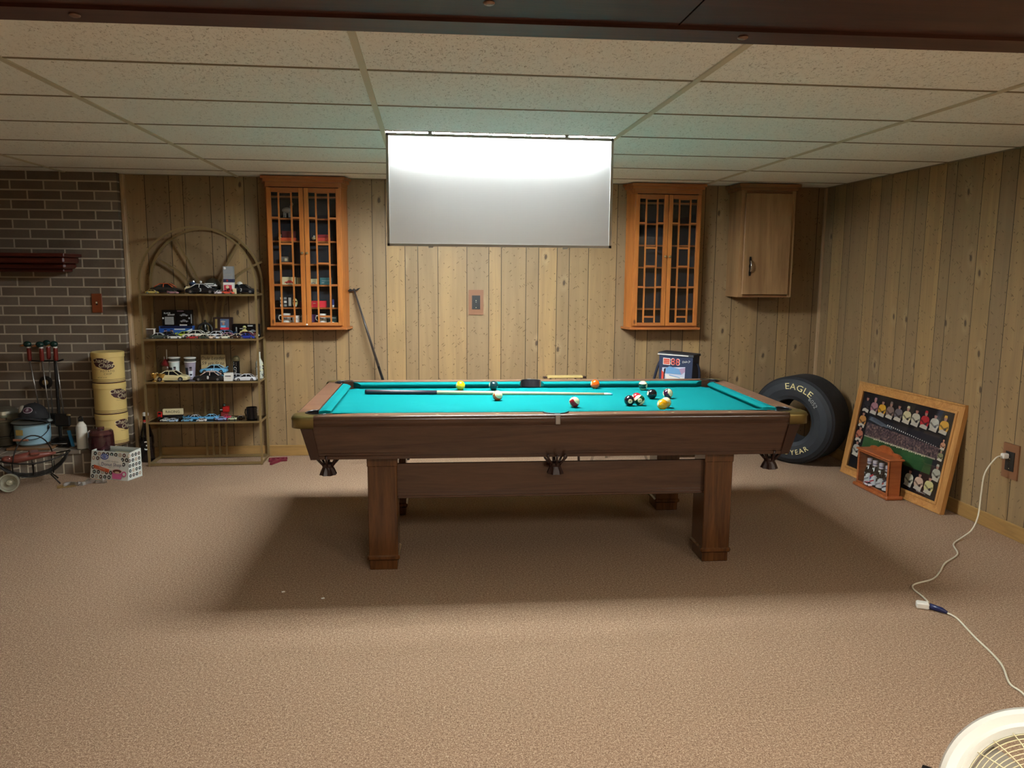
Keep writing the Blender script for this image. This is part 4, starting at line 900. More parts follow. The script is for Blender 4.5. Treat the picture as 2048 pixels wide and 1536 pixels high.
put('eagle_figurine', 'brown and white eagle figurine with raised wings on the top etagere shelf', 'figurine', -1.49, 2.06, z0, eagle())
def helmet(c, deco):
    mb = MB().ball((0, 0, .055), .06, c, 20, 12, (1, 1, 1.0), None, .9, PI)
    mb.box((-.03, -.062, .018), (.03, -.045, .05), M_WIN, .004)
    if deco: mb.box((-.045, -.064, .07), (.02, -.048, .078), M_WHITE).box((-.03, -.065, .056), (.045, -.05, .064), M_WHITE).ball((-.035, -.042, .04), .018, M_CREAM, 10, 6)
    return mb
put('toy_helmet', 'dark olive miniature racing helmet with white stripes, centre of the top shelf', 'helmet', -1.405, 2.055, z0, helmet(mat('helmet_olive', '2e2c22', .3), True))
put('toy_helmet', 'little white miniature helmet beside the tall silver box', 'helmet', -1.205, 2.05, z0, MB().ball((0, 0, .07), .022, M_WHITE, 14, 8, (1, 1, 1)).lathe([(.016, 0), (.012, .02), (.008, .05)], M_BRASS, 10))
t = thing('souvenir_can_box', 'tall box, silver above and red and white below, on the top etagere shelf', 'box', (-1.268, 1.98, z0))
MB().box((-.036, -.025, 0), (.036, .025, .085), M_WHITE).box((-.032, -.0256, .006), (.026, -.025, .066), mat('box_red', 'c23648', .5)).box((-.01, -.0262, .01), (.012, -.0256, .04), M_BLACK).ball((-.006, -.026, .05), .012, m_cr, 10, 6, (1, .05, 1)).build('lower_box', t)
MB().box((-.034, -.024, .085), (.038, .024, .11), mat('box_navy', '262c4c', .5)).box((-.034, -.024, .11), (.038, .024, .205), mat('box_silver', 'b0b8bc', .35, .5)).box((-.03, -.0246, .135), (.03, -.024, .15), m_gy).ball((-.02, -.0246, .19), .009, M_WHITE, 10, 6, (1, .05, 1)).box((-.012, -.0246, .092), (.0, -.024, .104), M_RED).build('upper_box', t)
put('candle_box', 'tiny cream block right of the tall silver box', 'box', -1.222, 1.95, z0, MB().box((-.012, -.012, 0), (.012, .012, .04), m_cr, .002))
# second shelf
mb = MB(); mb.box((-.034, -.006, 0), (-.028, .006, .075), M_CLEAR).box((.028, -.006, 0), (.034, .006, .075), M_CLEAR).box((-.034, -.006, .069), (.034, .006, .075), M_WHITE).box((-.034, -.006, 0), (.034, .006, .006), M_WHITE).box((-.026, -.001, .006), (.026, .001, .069), mat('photo_dark', '4a3a30', .5)).box((.02, -.0072, .006), (.033, -.006, .069), M_WHITE)
put('picture_frame', 'small clear standing photo frame at the left end of the second shelf', 'frame', -1.83, 1.915, z1, mb)
def driverbox(mb, w, y, h):
    mb.box((-w/2+.01, y, h-.016), (w/2, y+.0005, h), mat('b_navy', '10183a', .4)).box((-.01, y-.0004, h-.026), (.07, y, h-.019), M_WHITE)
    mb.add([(w/2-.09, y, .012), (w/2, y, .055), (w/2, y, .065), (w/2-.12, y, .016)], [[0, 1, 2, 3]], M_WHITE)
    for xx, cc in ((-.075, 'c8a0a8'), (-.03, 'd09a80')):
        mb.ball((xx, y, .04), .015, mat('face_print_'+cc, cc, .6), 12, 6, (.8, .03, 1)).ball((xx, y-.0004, .054), .012, mat('cap_print', '20244a', .6), 10, 6, (1, .03, .5)).box((xx-.018, y-.0003, .004), (xx+.018, y, .026), mat('suit_print', 'c8ccd8', .6))
put('driver_box', 'wide blue display box with a printed driver and car, left of the second shelf', 'box', -1.695, 2.09, z1, simplebox(.245, .07, .082, mat('box_blue', '2a5aa8', .4), None, driverbox))
def cardL(mb, w, y, h):
    mb.text('BLACK', .016, M_WHITE, FT(y, -.012, .098)).text('GHOST', .016, M_WHITE, FT(y, .016, .085)).box((-.032, y, .012), (.034, y+.0005, .07), m_gy).ball((-.044, y, .06), .007, M_WHITE, 10, 6, (1, .05, 1))
    for k in range(7): mb.box((-.028, y-.0004, .018+k*.007), (.03-.006*(k % 3), y, .020+k*.007), mat('fine_print', '5a5a5a', .6))
put('model_car_box', 'black box with white lettering and grey text panel standing on the blue box', 'box', -1.742, 2.09, z1+.083, simplebox(.105, .05, .122, mat('gloss_black', '0b0b0d', .25), None, cardL))
def cardR(mb, w, y, h):
    for zz in (.03, .075): silcar(mb, y, .0, zz, .06, mat('print_grey', '6a6a6c', .4), m_gy)
    mb.box((-.05, y, h-.012), (.0, y+.0005, h-.004), mat('print_mauve', '5a4048', .4)).box((-.035, y-.0003, .004), (.02, y, .012), M_WHITE).box((.05, y, .02), (.056, y+.0005, .09), m_gy).ball((.038, y, .06), .007, m_gy, 10, 6, (1, .05, 1))
put('model_car_box', 'black box picturing two dark cars standing at the right on the blue box', 'box', -1.632, 2.09, z1+.083, simplebox(.112, .05, .122, mat('gloss_black', '0b0b0d', .25), None, cardR))
mb = MB(); mb.tube([(.05*math.cos(a), 0, .055+.05*math.sin(a)) for a in [2*PI*k/24 for k in range(24)]], .009, M_TYRE, 8, True).ball((0, 0, .055), .014, M_BLACK, 10, 6)
for a in (PI/2, PI*7/6, -PI/6): mb.tube([(0, 0, .055), (.046*math.cos(a), 0, .055+.046*math.sin(a))], .005, M_HUB, 6)
mb.box((-.02, -.02, 0), (.02, .02, .008), M_BLACK)
put('steering_wheel_ornament', 'small black standing steering wheel ornament on the second shelf', 'ornament', -1.478, 2.06, z1, mb)
put('ornament_bottle', 'small dark olive bottle behind the steering wheel ornament', 'bottle', -1.49, 2.11, z1, MB().lathe([(.016, 0), (.017, .07), (.008, .095), (.008, .125), (.001, .128)], mat('olive_glass', '22281c', .2), 14))
t = thing('plaque', 'dark wooden plaque with a driver photo and brass strip on the second shelf', 'plaque', (-1.352, 2.085, z1), 0); t.rotation_euler = (-.12, 0, 0)
MB().box((-.075, -.008, 0), (.075, .008, .15), M_LEATHER, .004).build('board', t)
MB().box((-.058, -.0095, .065), (-.042, -.008, .135), mat('brass_strip', 'a89458', .4, .5)).build('brass_strip', t)
MB().box((-.02, -.0095, .055), (.045, -.008, .135), mat('photo_blue', '5a6a88', .5)).box((-.02, -.0100, .055), (.045, -.0095, .07), m_pk).ball((.0, -.0100, .115), .012, m_gy, 10, 6, (1.6, .05, .7)).ball((.004, -.0100, .098), .01, mat('skin_print', 'b08070', .6), 10, 6, (1, .05, 1)).box((-.015, -.0104, .07), (.02, -.0099, .085), M_LBLUE).build('photo', t)
MB().box((-.05, -.0095, .02), (.045, -.008, .034), M_CREAM).build('name_strip', t)
def cardS(mb, w, y, h):
    mb.box((-.03, y, .03), (-.02, y+.0005, .075), m_gy).box((.0, y, .06), (.035, y+.0005, .066), M_WHITE).ball((-.036, y, .022), .006, m_gy, 8, 6, (1, .05, 1))
put('model_car_box', 'black box behind the yellow-suited figure on the second shelf', 'box', -1.222, 2.09, z1, simplebox(.10, .05, .10, mat('gloss_black', '0b0b0d', .25), None, cardS))
put('model_car_box', 'black box picturing a grey car, rightmost on the second shelf', 'box', -1.118, 2.09, z1, simplebox(.10, .05, .098, mat('gloss_black', '0b0b0d', .25), None, lambda mb, w, y, h: (silcar(mb, y, -.005, .035, .06, mat('print_grey', '6a6a6c', .4), m_gy), mb.box((-.045, y, .08), (-.005, y+.0005, .09), m_gy))))
m_ys = mat('figure_yellow', 'dcd890', .5)
mb = MB().lathe([(.03, 0), (.032, .02), (.026, .045), (.012, .06)], m_ys, 14, Matrix.Diagonal((1, .6, 1, 1))).ball((0, 0, .075), .014, m_ys, 12, 8).box((-.012, -.016, .07), (.012, -.010, .076), M_BLACK).ball((-.028, 0, .03), .012, m_ys, 10, 6, (.8, .8, 1.6)).ball((.03, 0, .028), .012, m_ys, 10, 6, (.8, .8, 1.6))
put('driver_figurine', 'yellow-suited driver bust figurine with dark sunglasses on the second shelf', 'figurine', -1.178, 2.025, z1, mb)
put('mascot_figurine', 'little white figurine with a dark red cap at the right post, second shelf', 'figurine', -1.072, 1.915, z1, MB().ball((0, 0, .014), .014, M_WHITE, 10, 8, (1.2, .8, 1)).ball((0, -.002, .036), .012, mat('pink_face', 'd89a98', .5), 10, 8).ball((0, 0, .045), .0125, mat('cap_maroon', '5a1a24', .5), 10, 6, (1.1, 1.1, .6)))
# third shelf
t = thing('lidded_jar', 'brown glass jar with dark red lid and white straw, left on the third shelf', 'jar', (-1.782, 2.07, z2))
MB().lathe([(.034, 0), (.036, .01), (.036, .085), (.03, .1)], mat('jar_brown', '5a4634', .25), 18).build('jar_body', t)
MB().lathe([(.036, .1), (.038, .115), (.024, .135), (.012, .15)], mat('lid_red', '6e1818', .4), 18).build('lid', t)
MB().tube([(.006, -.004, .14), (.008, -.004, .225)], .004, M_WHITE, 8).tube([(-.012, 0, .14), (-.014, 0, .17)], .003, m_gy, 6).build('straw', t)
def tumbler(x, y, lab, c):
    t = thing('travel_mug', lab, 'travel mug', (x, y, z2), 0, 'tumblers on the third shelf'); h = .13; r0, r1 = .030, .041
    MB().lathe([(r0, 0), (r0+.001, .004), (r1, h)], c, 24).build('cup', t)
    MB().lathe([(r1+.003, h), (r1+.004, h+.004), (r1+.001, h+.007)], M_WHITE, 24, None, True, False).lathe([(r1, h+.006), (r1+.001, h+.03)], mat('lid_smoke', '4a4c48', .2), 24).lathe([(r1+.003, h+.030), (r1+.004, h+.036), (r1-.004, h+.039), (.001, h+.039)], M_WHITE, 24).build('lid', t)
    mb = MB()
    def wrap(a, zz, e=.0006): r = r0+(r1-r0)*zz/h+e; return (r*math.sin(a), -r*math.cos(a), zz)
    def patch(a0, a1, zl, zh, m, e=.0006): mb.add([wrap(a0+(a1-a0)*i/6, zl, e) for i in range(7)]+[wrap(a0+(a1-a0)*i/6, zh, e) for i in range(7)], [[i, i+1, i+8, i+7] for i in range(6)], m)
    patch(-.1, .75, .02, .065, mat('shirt_print', 'd4dce4', .5)); patch(.1, .6, .03, .042, mat('sign_print', '1c2430', .5), .0012)
    patch(.15, .55, .066, .085, mat('head_print', '6a5a60', .5)); patch(.1, .55, .085, .097, mat('hat_print', '23232b', .5)); patch(-1.1, -.2, .01, .09, mat('dark_print', '2a2c34', .5))
    mb.build('printed_label', t)
tumbler(-1.72, 2.06, 'white printed tumbler with clear lid, left one on the third shelf', mat('cup_white', 'd2dcd8', .35))
tumbler(-1.597, 2.04, 'violet grey printed tumbler with clear lid, right one on the third shelf', mat('cup_mauve', '9c94a4', .35))
m_ink = mat('ink_brown', '2e2416', .7)
t = put('hand_lettered_sign', 'tan wooden sign with handwritten dark script behind the blue model car', 'sign', -1.44, 2.10, z2+.045, MB().box((-.092, -.006, 0), (.092, .006, .135), mat('sign_wood', 'c0a878', .6), .002).text('Dale Leader', .036, m_ink, lambda u, v: (u+v*.25, -.0066, v+.108)).text('59 yrs St to', .036, m_ink, lambda u, v: (u+v*.25, -.0066, v+.068)))
put('display_case', 'dark clear display case holding up the blue model car and the tan sign', 'display stand', -1.43, 2.065, z2, MB().box((-.085, -.045, .0405), (.085, .045, .0445), M_CLEAR).box((-.085, -.045, 0), (-.081, .045, .04), M_CLEAR).box((.081, -.045, 0), (.085, .045, .04), M_CLEAR).box((-.08, .02, 0), (.08, .03, .04), mat('case_dark', '2c2624', .5)))
car(-1.424, 2.045, z2+.0448, .20, 180, '6ab0d8', '8cc0d8', '41', 'e8e8e4', 'pale blue number 41 model car raised on the clear case')
mb = MB().ball((0, 0, .03), .026, mat('cap_black', '141414', .7), 14, 8, (1, 1, .9), None, PI/2, PI).box((-.024, -.05, .026), (.02, -.015, .03), mat('cap_black', '141414', .7), .001).text('3', .022, M_WHITE, lambda u, v: (u, -.0255, v+.043)).lathe([(.018, 0), (.018, .03)], M_BLACK, 12)
put('miniature_cap', 'miniature black cap with a white number 3 on the third shelf', 'cap', -1.308, 2.0, z2, mb)
put('thermos_can', 'tall black lettered can with a brass lid on the third shelf', 'can', -1.262, 2.075, z2, MB().lathe([(.026, 0), (.026, .135)], mat('gloss_black', '0b0b0d', .25), 20).lathe([(.029, .135), (.030, .15), (.022, .165), (.012, .172), (.001, .174)], mat('brass_lid', '7c7454', .3, .6), 20).text('BUD 77', .03, M_WHITE, lambda u, v: (.0267*math.sin(-v/.026-.1), -.0267*math.cos(-v/.026-.1), u+.08)))
def goblet(): return MB().lathe([(.018, 0), (.016, .004), (.005, .01), (.005, .018), (.02, .032), (.026, .06), (.023, .06), (.016, .034), (.001, .028)], mat('gold_metal', 'c8a050', .3, .8), 18)
put('goblet', 'small gold goblet, left of the pair at the front of the third shelf', 'goblet', -1.82, 1.905, z2, goblet(), 0, 'gold goblets')
put('goblet', 'small pale gold goblet, right of the pair at the front of the third shelf', 'goblet', -1.765, 1.902, z2, goblet(), 0, 'gold goblets')
put('white_box', 'small white box with black markings at the front of the third shelf', 'box', -1.285, 1.92, z2, simplebox(.062, .05, .06, M_WHITE, None, lambda mb, w, y, h: mb.box((-.02, y, .035), (.022, y+.0005, .042), M_BLACK)))
def winebottle():
    mb = MB().lathe([(.028, 0), (.029, .006), (.029, .12), (.012, .155), (.011, .195), (.013, .197), (.012, .205), (.001, .206)], mat('bottle_white', 'b8bcae', .25), 20)
    rnd = random.Random(4)
    for k in range(22):
        a, zz = rnd.uniform(-1.2, 1.4), rnd.uniform(.01, .12); mb.ball((.029*math.sin(a), -.029*math.cos(a), zz), rnd.uniform(.004, .009), (M_BLACK, m_ys, M_BLACK, m_gy)[k % 4], 8, 5, (.8, .3, 1.2))
    return mb
put('painted_bottle', 'white bottle with a black and yellow pattern at the right of the third shelf', 'bottle', -1.085, 2.06, z2, winebottle())
# lowest shelf
t = thing('toy_hauler', 'toy race hauler with cream lettered trailer and red cab on the lowest shelf', 'toy truck', (-1.77, 2.04, z3), math.radians(6))
MB().box((-.045, -.018, .03), (.10, .018, .075), m_cr, .002).text('RACING', .028, M_BLACK, lambda u, v: (u+.028, -.0186, v+.054)).build('trailer', t)
MB().box((-.085, -.016, .012), (-.05, .016, .055), M_RED, .004).box((-.078, -.0165, .036), (-.058, -.016, .05), M_WIN).box((-.05, -.01, .012), (.10, .01, .028), M_BLACK).build('cab', t)
for xx in (-.07, .06, .085): MB().cyl((xx, -.018, .010), (xx, .018, .010), .010, M_TYRE, 12).build('axle_wheels', t)
mb = MB().box((-.02, -.015, .04), (.03, .015, .085), M_RED, .003).ball((-.005, -.016, .095), .012, mat('fig_green', '24382c', .5), 10, 6).box((-.035, -.01, .0), (.02, .01, .04), mat('dark_red', '7a2420', .5), .003).box((-.04, -.012, .055), (-.02, .012, .06), m_gy)
put('pit_crew_toy', 'red and dark green toy figure at the back of the lowest shelf', 'toy', -1.36, 2.085, z3, mb)
o = mug(.041, .095, mat('gloss_black', '0b0b0d', .25), None, None, 1); o.text('3', .035, M_WHITE, lambda u, v: (.0417*math.sin(u/.041-1.0), -.0417*math.cos(u/.041-1.0), v+.065))
put('mug', 'black mug on the right end of the lowest etagere shelf', 'mug', -1.135, 1.965, z3, o, 150)

# ------------------------------------------------------------------ on and by the hearth
HZ = .176
def tin(z, lab, th, extra):
    M_T = mat('can_yellow', 'd8be78', .45); M_B = mat('can_brown', '3a1418', .5); r = .111; hh = .232
    t = thing('snack_tin', lab, 'tin', (-2.157, 1.935, z), 0, 'stacked yellow tins')
    t.rotation_euler = (0, 0, 0); mb = MB()
    mb.lathe([(r*.97, 0), (r, .004), (r, .012), (r*.99, .014), (r*.99, .05), (r*.99, hh-.04)], M_T, 40, mats=[M_T, M_B, M_T, M_T, M_T])
    mb.lathe([(r+.0005, .018), (r+.0005, .021)], M_B, 40, None, True, False).lathe([(r+.0005, .03), (r+.0005, .0325)], M_B, 40, None, True, False)
    R = r*.99+.0008; th = math.radians(th)
    cy = lambda u, v, e=0: ((R+e)*math.sin(u/R+th), -(R+e)*math.cos(u/R+th), v)
    blob = [(.052*math.cos(a)*(1+.08*math.sin(5*a)), .022*math.sin(a)*(1+.1*math.cos(4*a))) for a in [2*PI*k/40 for k in range(40)]]
    for (ox, oz, s_) in ((0, .150, 1.35), (-.022, .172, 1.0), (.03, .128, .95)):
        NR = 10; vv = [cy(ox+blob[k % 40][0]*s_*i/NR, oz+blob[k % 40][1]*s_*i/NR) for i in range(NR+1) for k in range(40)]
        mb.add(vv, [[i*40+k, i*40+(k+1) % 40, (i+1)*40+(k+1) % 40, (i+1)*40+k] for i in range(NR) for k in range(40)], M_B)
    mb.text('Charles', .043, M_CREAM, lambda u, v: cy(u+v*.3-.016, v+.172, .0012)).text('Chips', .045, M_CREAM, lambda u, v: cy(u+v*.3+.022, v+.138, .0012))
    if extra: mb.text('POTATO', .020, M_B, lambda u, v: cy(u+.03, v+.094, .0005), None, 1.3).text('CHIP', .020, M_B, lambda u, v: cy(u+.03, v+.074, .0005), None, 1.3).text('fresh to your door', .008, M_B, lambda u, v: cy(u-.05, v+.108, .0005)).text('NET WT 16 OZ', .010, M_B, lambda u, v: cy(u-.01, v+.048, .0005))
    else: mb.text('crisp and delicious', .009, M_B, lambda u, v: cy(u-.005, v+.108, .0005))
    mb.build('can_body', t)
    MB().lathe([(r+.002, hh-.04), (r+.003, hh-.036), (r+.003, hh-.004), (r-.004, hh), (.001, hh-.002)], M_T, 40).build('lid', t)
tin(HZ, 'yellow snack tin at the bottom of the stack of three', 72, False)
tin(HZ+.2325, 'yellow snack tin in the middle of the stack of three', 62, False)
tin(HZ+.465, 'yellow snack tin lettered potato chip at the top of the stack of three', 2, True)
# blue enamel stock pot
t = thing('stock_pot', 'light blue enamel stock pot with lid and wire bail handle on the hearth', 'pot', (-2.69, 1.86, HZ+.02))
M_EN = mat('blue_enamel', '9cc4d6', .22, 0, .5, None, 0, 1, 0, .4); r = .118
MB().lathe([(r*.8, 0), (r*.93, .012), (r, .05), (r, .155), (r+.008, .160), (r+.006, .163), (r-.003, .160), (r-.003, .05), (.001, .006)], M_EN, 36).build('pot_body', t)
MB().lathe([(r+.02, .165), (r+.01, .172), (.06, .190), (.02, .198), (.001, .199)], mat('lid_grey_enamel', 'a8b4b4', .25), 36).tube([((r+.02)*math.cos(a), (r+.02)*math.sin(a), .165) for a in [2*PI*k/36 for k in range(36)]], .004, M_MATTE, 6, True).build('lid', t)
for s_ in (-1, 1): MB().ball((s_*(r+.004), -.02, .125), .014, M_BLACK, 10, 8, (.4, 1, 1)).tube([(s_*(r+.008), -.035, .14), (s_*(r+.012), -.02, .15), (s_*(r+.008), -.005, .14)], .003, M_STEEL, 6).build('ear', t)
mb = MB(); mb.tube(bez([(r+.01, -.02, .125), (r+.005, -.1, .05), (.03, -.135, .055)], 10), .0025, M_IRON, 6).tube(bez([(-r-.01, -.02, .125), (-r-.01, -.1, .06), (-.07, -.135, .055)], 10), .0025, M_IRON, 6); mb.build('bail', t)
MB().cyl((-.07, -.137, .055), (.03, -.137, .055), .009, mat('grip_wood', 'a8735a', .5), 12).build('grip', t)
MB().box((-.06, -r-.002, .085), (-.012, -r+.012, .125), mat('gold_sticker', 'a0884a', .5)).build('sticker', t)
t = thing('wooden_board', 'thick brown wooden board under the blue stock pot', 'board', (-2.66, 1.80, HZ)); MB().box((-.15, -.09, 0), (.15, .11, .018), wood('board_wood', '6a4a30', '8a6644', 0, 1, .5), .003).build('slab', t)
# cap lying on the pot lid
t = thing('baseball_cap', 'dark baseball cap with an oval badge lying on the blue pot', 'cap', (-2.665, 1.83, HZ+.02+.197)); t.rotation_euler = (math.radians(-12), math.radians(6), math.radians(10))
M_CAP = mat('cap_cloth', '1b1b1e', .85)
mb = MB(); rows = []
for i in range(9):
    p = PI/2*i/8; rr_ = .092*math.cos(p); rows.append([(rr_*math.cos(a)*(1.08), rr_*math.sin(a), .112*math.sin(p)**.9 if p > 0 else 0) for a in [2*PI*k/28 for k in range(28)]])
strips(mb, rows, M_CAP, True); mb.ball((0, 0, .112), .006, M_CAP, 8, 6); mb.build('crown', t)
mb = MB(); nb = 16; rows = []
for j, (ro, dz) in enumerate(((1.0, 0.0), (1.35, -.006), (1.7, -.016), (1.72, -.020), (1.35, -.012), (1.0, -.006))):
    rows.append([(.092*math.cos(a)*(1+(ro-1)*.55), .092*math.sin(a)*(1+(ro-1)*.9), .004+dz-.012*abs(math.cos(a))**2) for a in [-PI*(.1+.8*k/nb) for k in range(nb+1)]])
n = nb+1; mb.add([p for r_ in rows for p in r_], [[i*n+k, i*n+k+1, (i+1)*n+k+1, (i+1)*n+k] for i in range(5) for k in range(nb)], M_CAP, True); mb.build('brim', t)
mb = MB(); cb = lambda u, v, e=.0015: ((.092+e)*1.06*math.sin(u/.095-.25)*math.cos(.5+v/.1), -(.092+e)*math.cos(u/.095-.25)*math.cos(.5+v/.1), .112*math.sin(.5+v/.1))
def oval(a_, b_, m, e): 
    P_ = [cb(a_*math.cos(k*2*PI/24), b_*math.sin(k*2*PI/24), e) for k in range(24)]; mb.add([cb(0, 0, e)]+P_, [[0, k+1, (k+1) % 24+1] for k in range(24)], m)
oval(.036, .023, mat('badge_white', 'c8c4c8', .5), .003); oval(.032, .019, mat('badge_maroon', '4a2638', .5), .005); mb.text('B', .03, mat('badge_white', 'c8c4c8', .5), lambda u, v: cb(u*1.2, v, .007)); mb.build('badge', t)
MB().ball((-.07, -.02, .05), .05, mat('cap_lining', '9a9484', .7), 14, 8, (.5, .9, .75)).build('lining', t)
# metal canister at the left edge
t = thing('lidded_canister', 'dull metal canister with bright lid clamp at the far left of the hearth', 'canister', (-2.935, 1.945, HZ))
M_PEW = mat('pewter', '5e5a4c', .4, .6)
MB().lathe([(.11, 0), (.12, .01), (.12, .06), (.116, .064), (.116, .18), (.124, .185)], M_PEW, 32).lathe([(.1165, .075), (.1165, .08)], M_MATTE, 32, None, True, False).build('can_body', t)
MB().lathe([(.125, .185), (.125, .198), (.115, .21), (.105, .235), (.10, .26), (.085, .275), (.001, .28)], mat('pewter_lid', '7c7868', .3, .7), 32).build('lid', t)
MB().box((.04, -.128, .20), (.085, -.10, .222), M_CHROME, .005).build('clamp', t)
# white bottle
t = thing('drink_bottle', 'white metal drink bottle with black loop cap on the hearth', 'bottle', (-2.305, 1.76, HZ))
MB().lathe([(.034, 0), (.037, .004), (.037, .15), (.034, .17), (.022, .188), (.017, .195), (.017, .202)], mat('bottle_cream', 'dfdccf', .3), 24).build('bottle_body', t)
MB().lathe([(.018, .202), (.018, .216), (.001, .217)], M_BLACK, 16).tube([(.012*math.cos(a), 0, .224+.012*math.sin(a)) for a in [2*PI*k/16 for k in range(16)]], .005, M_BLACK, 8, True).build('loop_cap', t)
# maroon canister
t = thing('cookie_jar', 'glossy dark maroon rounded jar with knobbed lid on the hearth', 'jar', (-2.16, 1.728, HZ)); M_MAR = mat('maroon_gloss', '34141a', .12, 0, .5, None, 0, 1, 0, .6)
MB().lathe([(.085, 0), (.09, .006), (.088, .10), (.086, .112)], M_MAR, 32).build('jar_body', t)
MB().lathe([(.087, .113), (.084, .132), (.07, .146), (.03, .151), (.028, .152), (.026, .166), (.001, .168)], mat('maroon_lid', '4a2a28', .15, 0, .5, None, 0, 1, 0, .6), 32).build('lid', t)
# fireplace tools with duck heads
t = thing('tool_stand', 'dark iron fireplace tool stand with brass rosette against the brick', 'tool stand', (-2.56, 2.0, HZ))
mb = MB(); mb.lathe([(.055, 0), (.055, .012), (.03, .02), (.012, .03)], M_IRON, 20).cyl((0, 0, .02), (0, 0, .66), .011, M_IRON, 10)
mb.tube([(-.16, -.06, .63), (-.10, -.03, .622), (0, 0, .62), (.04, -.03, .622), (.08, -.05, .635)], .006, M_IRON, 8).tube([(0, .0, .62), (.0, -.06, .625)], .005, M_IRON, 8)
mb.build('stand', t); MB().lathe([(.048, 0), (.046, .008), (.03, .012)], M_IRON, 24, Matrix.Translation((-.07, -.012, .46)) @ Matrix.Rotation(PI/2, 4, 'X')).lathe([(.022, .012), (.02, .018), (.008, .022), (.001, .023)], M_BRASS, 20, Matrix.Translation((-.07, -.012, .46)) @ Matrix.Rotation(PI/2, 4, 'X')).build('rosette', t)
M_HR = mat('handle_red', '6a1c14', .3); M_DG = mat('duck_green', '12302a', .15)
def tool(x, y, dx, L, kind, lab):
    t = thing('fireplace_'+kind, lab, 'fireplace tool', (x, y, HZ+.6345-.005), 0, 'duck-headed fireplace tools')
    MB().lathe([(.011, 0), (.015, .01), (.015, .085), (.012, .095)], M_HR, 14).build('handle', t)
    MB().lathe([(.014, .095), (.014, .104)], M_WHITE, 14).ball((-.008, 0, .123), .023, M_DG, 16, 10, (1.25, .85, 1)).ball((-.014, -.0175, .126), .003, M_BLACK, 8, 6).build('duck_head', t)
    MB().tube([(-.028, 0, .118), (-.045, 0, .112), (-.062, 0, .108)], [.009, .007, .003], mat('duck_bill', 'b0703c' if kind != 'brush' else 'c0b890', .4), 8).build('bill', t)
    MB().tube([(0, 0, .002), (dx, -.01, -L)], .0045, M_STEEL, 8).build('rod', t)
    if kind == 'shovel': MB().box((dx-.055, -.05, -L-.09), (dx+.055, -.02, -L+.006), M_IRON, .01).ball((dx+.05, -.05, -L-.002), .012, M_BRASS, 8, 6, (1.5, .6, .8)).build('pan', t)
    elif kind == 'brush': MB().box((dx-.03, -.03, -L-.07), (dx+.03, .0, -L+.01), M_IRON, .006).build('bristles', t)
    elif kind == 'poker': MB().tube([(dx, -.01, -L), (dx+.02, -.01, -L-.02), (dx+.035, -.01, -L-.005)], .004, M_STEEL, 8).build('hook', t)
    else: MB().tube([(dx, -.01, -L), (dx-.015, -.01, -L-.05), (dx-.005, -.01, -L-.09)], .004, M_STEEL, 8).build('claw', t)
tool(-2.705, 1.93, .045, .36, 'poker', 'duck-headed fireplace tool at the left, its tip behind the cap')
tool(-2.605, 1.90, .03, .43, 'tongs', 'duck-headed fireplace tool with orange bill, second from the left in the set')
tool(-2.612, 2.022, .0, .42, 'brush', 'duck-headed fireplace tool with pale bill, third from the left in the set')
tool(-2.520, 1.93, .03, .40, 'shovel', 'duck-headed fireplace tool at the right with a black pan')
put('blue_scraper', 'bright blue plastic scraper blade leaning beside the white bottle', 'scraper', -2.41, 1.83, HZ, MB().hexa([(0, -.006, 0), (.02, -.006, 0), (.02, .006, 0), (0, .006, 0)], [(-.025, -.006, .12), (-.005, -.006, .12), (-.005, .006, .12), (-.025, .006, .12)], mat('scraper_blue', '3a8cc0', .4)))
mb = MB()
for k in range(5): mb.box((-.055, -.045+k*.02, .0+.012*k), (.055, -.037+k*.02, .008+.012*k), M_IRON)
mb.tube([(-.055, -.06, .03), (.055, -.06, .03)], .004, M_STEEL, 6).box((-.058, -.05, 0), (-.05, .05, .06), M_IRON).box((.05, -.05, 0), (.058, .05, .06), M_IRON)
put('iron_trivet', 'small dark iron grate behind the white bottle on the hearth', 'trivet', -2.48, 1.85, HZ, mb)
# wire basket with a carved wooden decoy
t = thing('wire_basket', 'black wrought iron wire basket standing on the carpet before the hearth', 'basket', (-2.50, 1.43, 0), math.radians(28))
mb = MB(); A_, B_ = .23, .12
mb.tube([(A_*math.cos(a), B_*math.sin(a)*(1-.25*abs(math.cos(a))), .17+.04*abs(math.cos(a))**2) for a in [2*PI*k/32 for k in range(32)]], .005, M_IRON, 6, True)
mb.build('rim', t); mb = MB()
for yy in (-.06, -.02, .02, .06): mb.tube(bez([(-A_*.93, yy*.7, .2), (-.15, yy, .02), (.15, yy, .02), (A_*.93, yy*.7, .2)], 12), .004, M_IRON, 6)
for xx in (-.12, 0, .12): mb.tube(bez([(xx, -B_*.9, .175), (xx, -.05, .03), (xx, .05, .03), (xx, B_*.9, .175)], 8), .0035, M_IRON, 6)
mb.build('wire_mesh', t)
MB().tube(bez([(-.12, -.11, .18), (-.09, -.02, .40), (.09, -.02, .40), (.13, .1, .18)], 14), .0045, M_IRON, 6).build('handle', t)
for xx, yy, ox, oy in ((-.1, -.04, -.15, -.09), (.1, -.04, .15, -.09), (.1, .04, .15, .09), (-.1, .04, -.15, .09)): MB().tube([(xx, yy, .065), (ox, oy, .003)], .0045, M_IRON, 6).build('leg', t)
mb = MB(); M_DEC = wood('decoy_wood', '5a2c20', '84463a', 0, 2, .4)
mb.tube([(-.13, 0, .0), (-.08, 0, .01), (0, 0, .02), (.09, 0, .02), (.16, 0, .025)], [.012, .032, .03, .02, .008], M_DEC, 12).ball((-.13, 0, .012), .028, M_DEC, 12, 8, (1.2, .9, 1)).box((.0, -.05, .03), (.06, .06, .05), M_DEC, .006)
